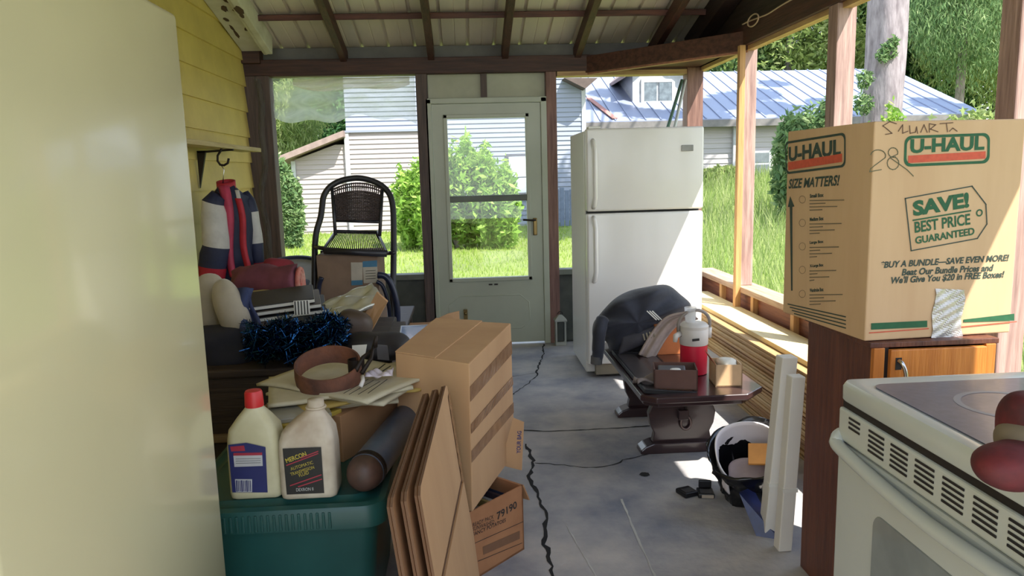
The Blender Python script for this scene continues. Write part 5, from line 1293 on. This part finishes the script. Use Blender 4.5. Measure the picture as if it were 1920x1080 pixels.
def bush(label, px0, px1, ytop, Y, zb, n, size, lm, name='bush', depth=None, nl=5, group=None):
    a = at_y(px0, ytop, Y); b = at_y(px1, ytop, Y); top = a.z; x0, x1 = a.x, b.x; w = (x1-x0)/2; dp_ = depth or w*.8
    zc = gz_((x0+x1)/2, Y) if zb is None else zb
    h = top-zc; ells = []
    for k in range(nl):
        t = (k+.5)/nl; hh = h*(.55+.45*math.sin(PI*(.15+.7*t)))*random.uniform(.88, 1.04)
        ells.append((x0+2*w*t, Y+random.uniform(-.3, .3)*dp_, zc+hh*.5, w/nl*1.7, dp_*.7, hh*.52))
    c = ((x0+x1)/2, Y, zc)
    return plant(name, label, 'bush' if name == 'bush' else 'tree', c, ells, n, size, lm, [([c, (c[0]+.1, Y, zc+h*.5)], [.05, .02]), ([c, (c[0]-.3*w, Y+.1, zc+h*.45)], [.04, .015])], group)
bush('large bright green bush growing in front of the sided house', 742, 958, 266, 14.5, None, 15000, .075, lm_bright, nl=6)
bush('dark green shrub at the corner of the low shed', 500, 556, 300, 15.4, None, 5000, .08, lm_mid, nl=3)
bush('leafy bush growing before the metal-roofed house, right of the third post', 1462, 1600, 186, 13.5, None, 8000, .08, lm_mid, nl=4)
bush('grey-green undergrowth against the grey wall of the metal-roofed house', 1312, 1400, 312, 20.5, None, 4000, .09, lm_pale, nl=4)
bush('shrub peeking over the moving box beside the thick trunk', 1620, 1720, 208, 11.2, None, 4500, .06, lm_bright, nl=3)
bush('bush beyond the moving box under the drooping tree', 1740, 1900, 205, 15.0, None, 6000, .09, lm_pale, nl=4)
def tree(label, px, Y, ztop, r, n, size, lm, zlow=None, droop=0, trunk=.22, group='trees behind the houses', name='tree'):
    c = at_y(px, 300, Y); zb = gz_(c.x, Y); zl = zlow if zlow is not None else zb+(ztop-zb)*.25
    ells = []
    for k in range(9):
        a = random.uniform(0, 2*PI); rr = random.uniform(.15, .65)*r; z = zl+(ztop-zl)*random.uniform(.2, .85)
        s = r*random.uniform(.42, .62)
        ells.append((c.x+rr*math.cos(a), Y+rr*math.sin(a), z, s, s, min(s, (ztop-zl)*.3)))
    ells.append((c.x, Y, (ztop+zl)/2, r*.75, r*.75, (ztop-zl)*.48))
    return plant(name, label, 'tree', (c.x, Y, zb), ells, n, size, lm, [([(c.x, Y, zb-.2), (c.x+.1, Y, (zb+ztop)/2), (c.x, Y, ztop*.85)], [trunk, trunk*.7, .05])], group, droop)
tree('pale yellow-green tree left of the low shed roof', 520, 24, 4.2, 1.8, 16000, .10, lm_pale, droop=.8)
tree('dark tree rising behind the low shed roof', 610, 33, 8.0, 3.2, 18000, .15, lm_dark, zlow=0)
tree('tall green tree behind the low shed, next to the dark one', 690, 38, 9, 4, 16000, .17, lm_mid, zlow=1)
tree('mid green tree far behind the low shed', 480, 36, 8.0, 4.0, 16000, .17, lm_mid, zlow=0)
tree('broad tree behind the metal roof, closest to the dormer', 1350, 40, 12.5, 4.6, 22000, .17, lm_mid, zlow=2)
tree('light green tree behind the metal roof between two posts', 1470, 37, 13.5, 4.6, 30000, .15, lm_pale, zlow=2)
tree('tall tree behind the metal roof ridge beside the thick trunk', 1580, 42, 17, 5.2, 26000, .18, lm_mid, zlow=2)
tree('tall dark tree behind the end of the metal roof', 1730, 40, 20, 5.5, 26000, .18, lm_dark, zlow=1)
tree('broad green tree beyond the metal roof end', 1860, 38, 19, 6, 26000, .18, lm_mid, zlow=1)
tree('green tree past the porch post at the picture edge', 2010, 40, 17, 6, 8000, .3, lm_mid, zlow=1)
tree('drooping evergreen hanging down past the end of the metal roof', 1790, 31, 18, 3.4, 46000, .12, lm_mid, zlow=3.5, droop=1.0, trunk=.2, group=None)
tree('pale drooping evergreen in front of the dark tree', 1880, 32, 17, 3.6, 40000, .12, lm_pale, zlow=3.0, droop=1.0, trunk=.15, group=None)
# thick trunk with ivy
tb = at_y(1652, 200, 12.0); r0 = 34/1400*12
TK = thing('tree', 'thick grey tree trunk with ivy clumps standing outside the porch', 'tree', (tb.x, 12.0, gz_(tb.x, 12)))
mb = MB(); rs = []
for k in range(40):
    z = gz_(tb.x, 12)-.1+k*.24; rr = r0*(1.25 if k < 2 else 1.05-.003*k)
    rs.append([V((tb.x-.02+.012*k*.3+(rr*(1+.05*math.sin(5*a+k*.4)+.03*math.sin(11*a-k*.3)))*math.cos(a), 12+(rr*(1+.05*math.sin(5*a+k*.4)))*math.sin(a), z)) for a in [2*PI*i/28 for i in range(28)]])
mb.rings(rs); mb.build('trunk', m_bark, TK, smooth=True)
iv = []
for px, py, s in ((1668, 95, .13), (1655, 104, .1), (1622, 150, .14), (1620, 195, .17), (1676, 78, .08)):
    p = at_y(px, py, 11.68); iv.append((p.x, p.y, p.z, s, .08, s*1.1))
v, f = clouds(iv, 900, .045); np_mesh('ivy_leaves', v-np.array(TK.location), f, lm_mid, parent=TK)
CROWN = [(tb.x, 12, 10.2, 2.2, 2.0, 1.3)]; BR = []
# house A: sided house with the low shed wing
def siding(name, c, c2): return mat(name, c, rough=.6, c2=c2, scale=2, stretch=(.3, 1, 3))
m_sidA = siding('siding_blue_shade', (142, 148, 162), (132, 138, 152)); m_sidB = siding('siding_warm', (172, 160, 158), (162, 150, 148)); m_dktrim = mat('dark_trim', (92, 78, 72), rough=.7)  # upper wall's blue shade put into siding colour, sunlit warmth into the lower
m_wt = mat('white_trim', (184, 186, 188), rough=.5)
def lap_wall(mb, x0, x1, y, z0, z1, step=.115, topfn=None):
    z = z0
    while z < z1-.01:
        zt = min(z+step, z1)
        xa0 = xa1 = x0
        if topfn: xa0 = max(x0, topfn(z)); xa1 = max(x0, topfn(zt))
        mb.add([(xa0, y-.022, z), (x1, y-.022, z), (x1, y+.12, z), (xa0, y+.12, z), (xa1, y, zt), (x1, y, zt), (x1, y+.12, zt), (xa1, y+.12, zt)],
               [(3, 2, 1, 0), (4, 5, 6, 7), (0, 1, 5, 4), (1, 2, 6, 5), (2, 3, 7, 6), (3, 0, 4, 7)])
        z = zt
YA = 19.0
hx0 = at_y(652, 300, YA).x; hx1 = at_y(1097, 200, YA).x; hz0 = -.1; hz1 = at_y(1097, 150, YA).z
HA = thing('house', 'two-storey house with pale lap siding tinted blue-grey for shade beyond the lawn', 'house', ((hx0+hx1)/2, YA+3, 0))
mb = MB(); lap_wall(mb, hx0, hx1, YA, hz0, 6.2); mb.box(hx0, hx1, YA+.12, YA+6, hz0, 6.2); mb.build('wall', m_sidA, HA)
mb = MB(); mb.prism([V((hx0-.4, YA-.45, 6.1)), V((hx1+.4, YA-.45, 6.1)), V((hx1+.4, YA+3, 8.2)), V((hx0-.4, YA+3, 8.2))], (0, 0, .12)); mb.prism([V((hx0-.4, YA+6.4, 6.1)), V((hx1+.4, YA+6.4, 6.1)), V((hx1+.4, YA+3, 8.2)), V((hx0-.4, YA+3, 8.2))], (0, 0, .12)); mb.build('roof', m_dktrim, HA)
mb = MB(); mb.box(hx1-.09, hx1+.012, YA-.04, YA+.02, hz0, 6.15); mb.build('corner_board', m_wt, HA)
a = at_y(948, 289, YA); b = at_y(990, 366, YA)
mb = MB(); mb.box(a.x, b.x+.1, YA-.06, YA+.02, b.z, a.z); wn = mb.build('window', mat('win_frame', (86, 88, 98), rough=.5), HA)
mb = MB(); mb.box(a.x+.07, b.x+.03, YA-.075, YA-.05, (a.z+b.z)/2-.05, a.z-.07); mb.box(a.x+.07, b.x+.03, YA-.075, YA-.05, b.z+.07, (a.z+b.z)/2-.08); mb.build('pane', mat('win_pane', (214, 226, 236), rough=.1, coat=.5), wn)
lx1 = at_y(782, 300, YA-.55).x+.35; lz = at_y(700, 248, YA-.5).z; lx0 = at_y(652, 300, YA-.5).x
mb = MB(); lap_wall(mb, lx0, lx1, YA-.5, hz0, lz); mb.box(lx0, lx1, YA-.38, YA, hz0, lz); ext = mb.build('lower_bay', m_sidB, HA)
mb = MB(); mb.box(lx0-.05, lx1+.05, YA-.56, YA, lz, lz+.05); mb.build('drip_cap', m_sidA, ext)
mb = MB(); mb.box(lx0-.05, lx0+.06, YA-.545, YA-.3, hz0, lz); mb.build('corner_board', m_wt, ext)
wx0 = at_y(549, 310, YA-.45).x; zr0 = at_y(540, 298, YA-.45).z; zr1 = at_y(650, 259, YA-.45).z
SH = thing('shed_wing', 'low lean-to shed with a sloping brown roof edge on the house', 'shed', ((wx0+lx0)/2, YA+1, hz0))
sl = (zr1-zr0)/(lx0-wx0)
mb = MB(); z = hz0
while z < zr1:
    zt = z+.115; xa = max(wx0, wx0+(z-zr0+.05)/sl) if z > zr0-.05 else wx0; xb = max(wx0, wx0+(zt-zr0+.05)/sl) if zt > zr0-.05 else wx0
    if xa < lx0-.06 and xb < lx0-.05:
        mb.add([(xa, YA-.472, z), (lx0-.05, YA-.472, z), (lx0-.05, YA+2, z), (xa, YA+2, z), (xb, YA-.45, zt), (lx0-.05, YA-.45, zt), (lx0-.05, YA+2, zt), (xb, YA+2, zt)], [(3, 2, 1, 0), (4, 5, 6, 7), (0, 1, 5, 4), (1, 2, 6, 5), (2, 3, 7, 6), (3, 0, 4, 7)])
    z = zt
mb.build('wall', m_sidB, SH)
mb = MB(); mb.prism([V((wx0-.28, YA-.85, zr0-.10)), V((lx0-.02, YA-.85, zr1+.02)), V((lx0-.02, YA+2.2, zr1+.02)), V((wx0-.28, YA+2.2, zr0-.10))], (0, 0, .14)); mb.build('roof', mat('shed_roof', (150, 130, 122), rough=.7), SH)
mb = MB(); mb.box(wx0-.03, wx0+.07, YA-.50, YA-.40, hz0, zr0-.06); mb.build('corner_board', m_wt, SH)
ps = [at_y(1058, 146, YA-.5), at_y(1098, 166, YA-.5), at_y(1121, 146, YA-.5)]
mb = MB(); mb.prism(ps, (0, .5, 0)); mb.build('eave_return', m_dktrim, HA)
# garden gate / bin at the house corner
a = at_y(1040, 355, YA-1.2); b = at_y(1062, 416, YA-1.2)
GT = thing('garden_gate', 'blue-grey wooden gate leaf against the sided house beside the refrigerator', 'gate', ((a.x+b.x)/2+.1, YA-1.2, gz_(a.x, YA-1.2)))
mb = MB()
for k in range(5): mb.box(a.x+k*.12, a.x+.1+k*.12, YA-1.22, YA-1.18, b.z-.1, a.z+.04*math.sin(k*2))
mb.build('leaf', mat('gate_grey', (112, 122, 142), rough=.8), GT)
mb = MB(); mb.box(a.x-.02, a.x+.05, YA-1.25, YA-1.16, b.z-.2, a.z+.08); mb.box(a.x+.5, a.x+.57, YA-1.25, YA-1.16, b.z-.2, a.z+.08); mb.build('post', mat('gate_post', (84, 90, 104), rough=.8), GT)

# house B: grey house with the metal roof and dormer
YB = 21.0; YR = 25.5
ex0 = at_y(1087, 232, YB).x; ez = at_y(1180, 232, YB).z; ex1 = at_y(1830, 215, YB).x
rz_ = at_y(1500, 135, YR).z; rx0_ = at_y(1090, 140, YR).x
HB = thing('metal_roof_house', 'grey house with a standing-seam metal roof, dormer and leaf shadows', 'house', ((ex0+ex1)/2, YB+3, 0))
m_tin_r = mat('metal_roof', (136, 144, 166), rough=.5, metal=.0, var=.04, scale=1.5)
def rp(x, t): return V((x, YB-.35+(YR-YB+.35)*t, ez+(rz_-ez)*t))
mb = MB(); mb.prism([rp(ex0, 0), rp(ex1, 0), rp(ex1, 1), rp(ex0, 1)], (0, 0, .06)); roofB = mb.build('roof', m_tin_r, HB)
mb = MB(); x = ex0+.1
while x < ex1:
    a = rp(x, 0)+V((0, 0, .075)); b = rp(x, 1)+V((0, 0, .075)); mb.bar(a, b, .03, .03); x += .42
mb.build('seams', m_tin_r, roofB)
mb = MB(); mb.box(ex0, ex1, YB-.42, YB-.33, ez-.16, ez+.03); mb.build('fascia', mat('fascia_grey', (122, 118, 116), rough=.6), HB)
mb = MB(); lap_wall(mb, ex0+.1, ex1-.3, YB, 0.0, ez-.02, step=.14); mb.box(ex0+.1, ex1-.3, YB+.12, YB+8, 0, ez-.05); mb.build('wall', siding('siding_grey', (180, 174, 172), (168, 164, 164)), HB)
mb = MB(); mb.prism([V((ex1-.3, YB, ez)), V((ex1-.3, YR, rz_-.05)), V((ex1-.3, 2*YR-YB, ez))], (-.1, 0, 0)); mb.build('gable', m_sidB, HB)
mb = MB(); mb.prism([rp(ex0, 1), rp(ex1, 1), V((ex1, 2*YR-YB, ez)), V((ex0, 2*YR-YB, ez))], (0, 0, .06)); mb.build('roof', m_tin_r, HB)
a = at_y(1412, 283, YB-.05); b = at_y(1444, 330, YB-.05)
mb = MB(); mb.box(a.x, b.x, YB-.09, YB+.02, b.z, a.z); wn = mb.build('window', m_wt, HB)
mb = MB(); hx = (a.x+b.x)/2; hz = (a.z+b.z)/2
mb.box(a.x+.06, b.x-.06, YB-.1, YB-.08, b.z+.06, hz-.03); mb.box(a.x+.06, b.x-.06, YB-.1, YB-.08, hz+.03, a.z-.06); mb.build('pane', mat('dark_pane', (120, 128, 132), rough=.1, coat=.4), wn)
a = at_y(1374, 226, YB-.06); mb = MB(); mb.box(a.x, a.x+.10, YB-.14, YB-.04, .6, ez-.1); mb.build('downspout', m_wt, HB)
# crown of the thick tree, unseen leaf clumps placed to shade the metal roof
rn_ = (rp(ex1, 0)-rp(ex0, 0)).cross(rp(ex0, 1)-rp(ex0, 0)).normalized(); SUN = V((-1, 1.22, -2.2))
for px, py, r in ((1108, 200, .55), (1135, 178, .5), (1150, 205, .5), (1200, 215, .5), (1250, 218, .5), (1335, 200, .7), (1372, 188, .75), (1330, 222, .6), (1418, 180, .7), (1448, 160, .45), (1440, 205, .7), (1490, 212, .7), (1540, 196, .5), (1585, 215, .6), (1745, 196, .6), (1800, 208, .7)):
    q = at_pl(px, py, rp(ex0, 0), rn_)-SUN*random.uniform(3.7, 4.2)
    CROWN.append((q.x, q.y, q.z, r, r, r*.5)); BR.append(q)
v, f = clouds(CROWN, 24000, .16, dense=.1); np_mesh('foliage', v-np.array(TK.location), f, lm_dark, parent=TK)
mb = MB(); t0 = V((tb.x+.1, 12, 9.0))
for q in BR: mb.tube([t0, t0.lerp(q, .5)+V((0, 0, .5)), q], [.09, .05, .015], 6)
mb.build('branches', m_bark, TK, smooth=True)
# dormer
YD = 22.3; a = at_y(1186, 140, YD); b = at_y(1276, 207, YD)
mb = MB(); mb.box(a.x, b.x+.15, YD, YR+.2, b.z, a.z+.05); dm = mb.build('dormer', m_wt, HB)
w0 = at_y(1207, 155, YD); w1_ = at_y(1259, 189, YD); m_ = (w0.x+w1_.x)/2
mb = MB(); mb.box(w0.x, m_-.04, YD-.04, YD+.02, w1_.z, w0.z); mb.box(m_+.04, w1_.x, YD-.04, YD+.02, w1_.z, w0.z); mb.build('window_pane', mat('dormer_pane', (112, 124, 130), rough=.15, c2=(80, 90, 96), scale=7, coat=.4), dm)
mb = MB(); mb.box(w0.x-.09, w0.x, YD-.05, YD, w1_.z-.09, w0.z+.09); mb.box(w1_.x, w1_.x+.09, YD-.05, YD, w1_.z-.09, w0.z+.09); mb.box(w0.x, w1_.x, YD-.05, YD, w0.z, w0.z+.09); mb.box(w0.x, w1_.x, YD-.05, YD, w1_.z-.09, w1_.z); mb.build('window_trim', m_wt, dm)
ap = V(((a.x+b.x)/2+.07, YD-.3, a.z+.75)); mb = MB()
mb.prism([V((a.x-.3, YD-.3, a.z-.12)), ap, V((b.x+.45, YD-.3, a.z-.12)), V((b.x+.45, YD-.3, a.z-.02)), ap+V((0, 0, .1)), V((a.x-.3, YD-.3, a.z-.02))], (0, 3.5, 0)); mb.build('dormer_roof', mat('rust_edge', (150, 128, 122), rough=.7), HB)
mb = MB(); mb.prism([V((a.x, YD, a.z)), V((b.x+.15, YD, a.z)), ap+V((0, .3, -.05))], (0, .1, 0)); mb.build('dormer_gable', m_wt, dm)
mb = MB(); A0 = at_y(1112, 186, YB+1.2); mb.bar(rp(A0.x+.35, .02)+V((0, 0, .1)), rp(A0.x-.05, .42)+V((0, 0, .1)), .16, .02); mb.build('rusty_valley', mat('rust_strip', (176, 126, 116), rough=.8), HB)

# ================================================================== light
w = bpy.data.worlds.new('world'); sc.world = w; w.use_nodes = True
nt = w.node_tree; N = nt.nodes; L = nt.links
bg = N['Background']; tcn = N.new('ShaderNodeTexCoord'); sp = N.new('ShaderNodeSeparateXYZ'); cr = N.new('ShaderNodeValToRGB')
L.new(tcn.outputs['Generated'], sp.inputs[0]); L.new(sp.outputs['Z'], cr.inputs['Fac']); L.new(cr.outputs['Color'], bg.inputs['Color'])
cr.color_ramp.elements[0].position = 0.0; cr.color_ramp.elements[0].color = (.92, .95, 1.0, 1)
cr.color_ramp.elements[1].position = .7; cr.color_ramp.elements[1].color = (.58, .74, 1.0, 1)
bg.inputs['Strength'].default_value = 1.5
sd_ = bpy.data.lights.new('sun', 'SUN'); so = bpy.data.objects.new('sun', sd_); col.objects.link(so)
d = V((-1, 1.22, -2.2)).normalized()
so.rotation_euler = d.to_track_quat('-Z', 'Y').to_euler(); so.location = (8, -8, 14)
sd_.energy = 6.6; sd_.color = (1, .95, .86); sd_.angle = math.radians(.53)
vs_ = sc.view_settings; vs_.view_transform = 'Standard'; vs_.look = 'None'; vs_.gamma = 1; vs_.use_curve_mapping = False; vs_.exposure = .75
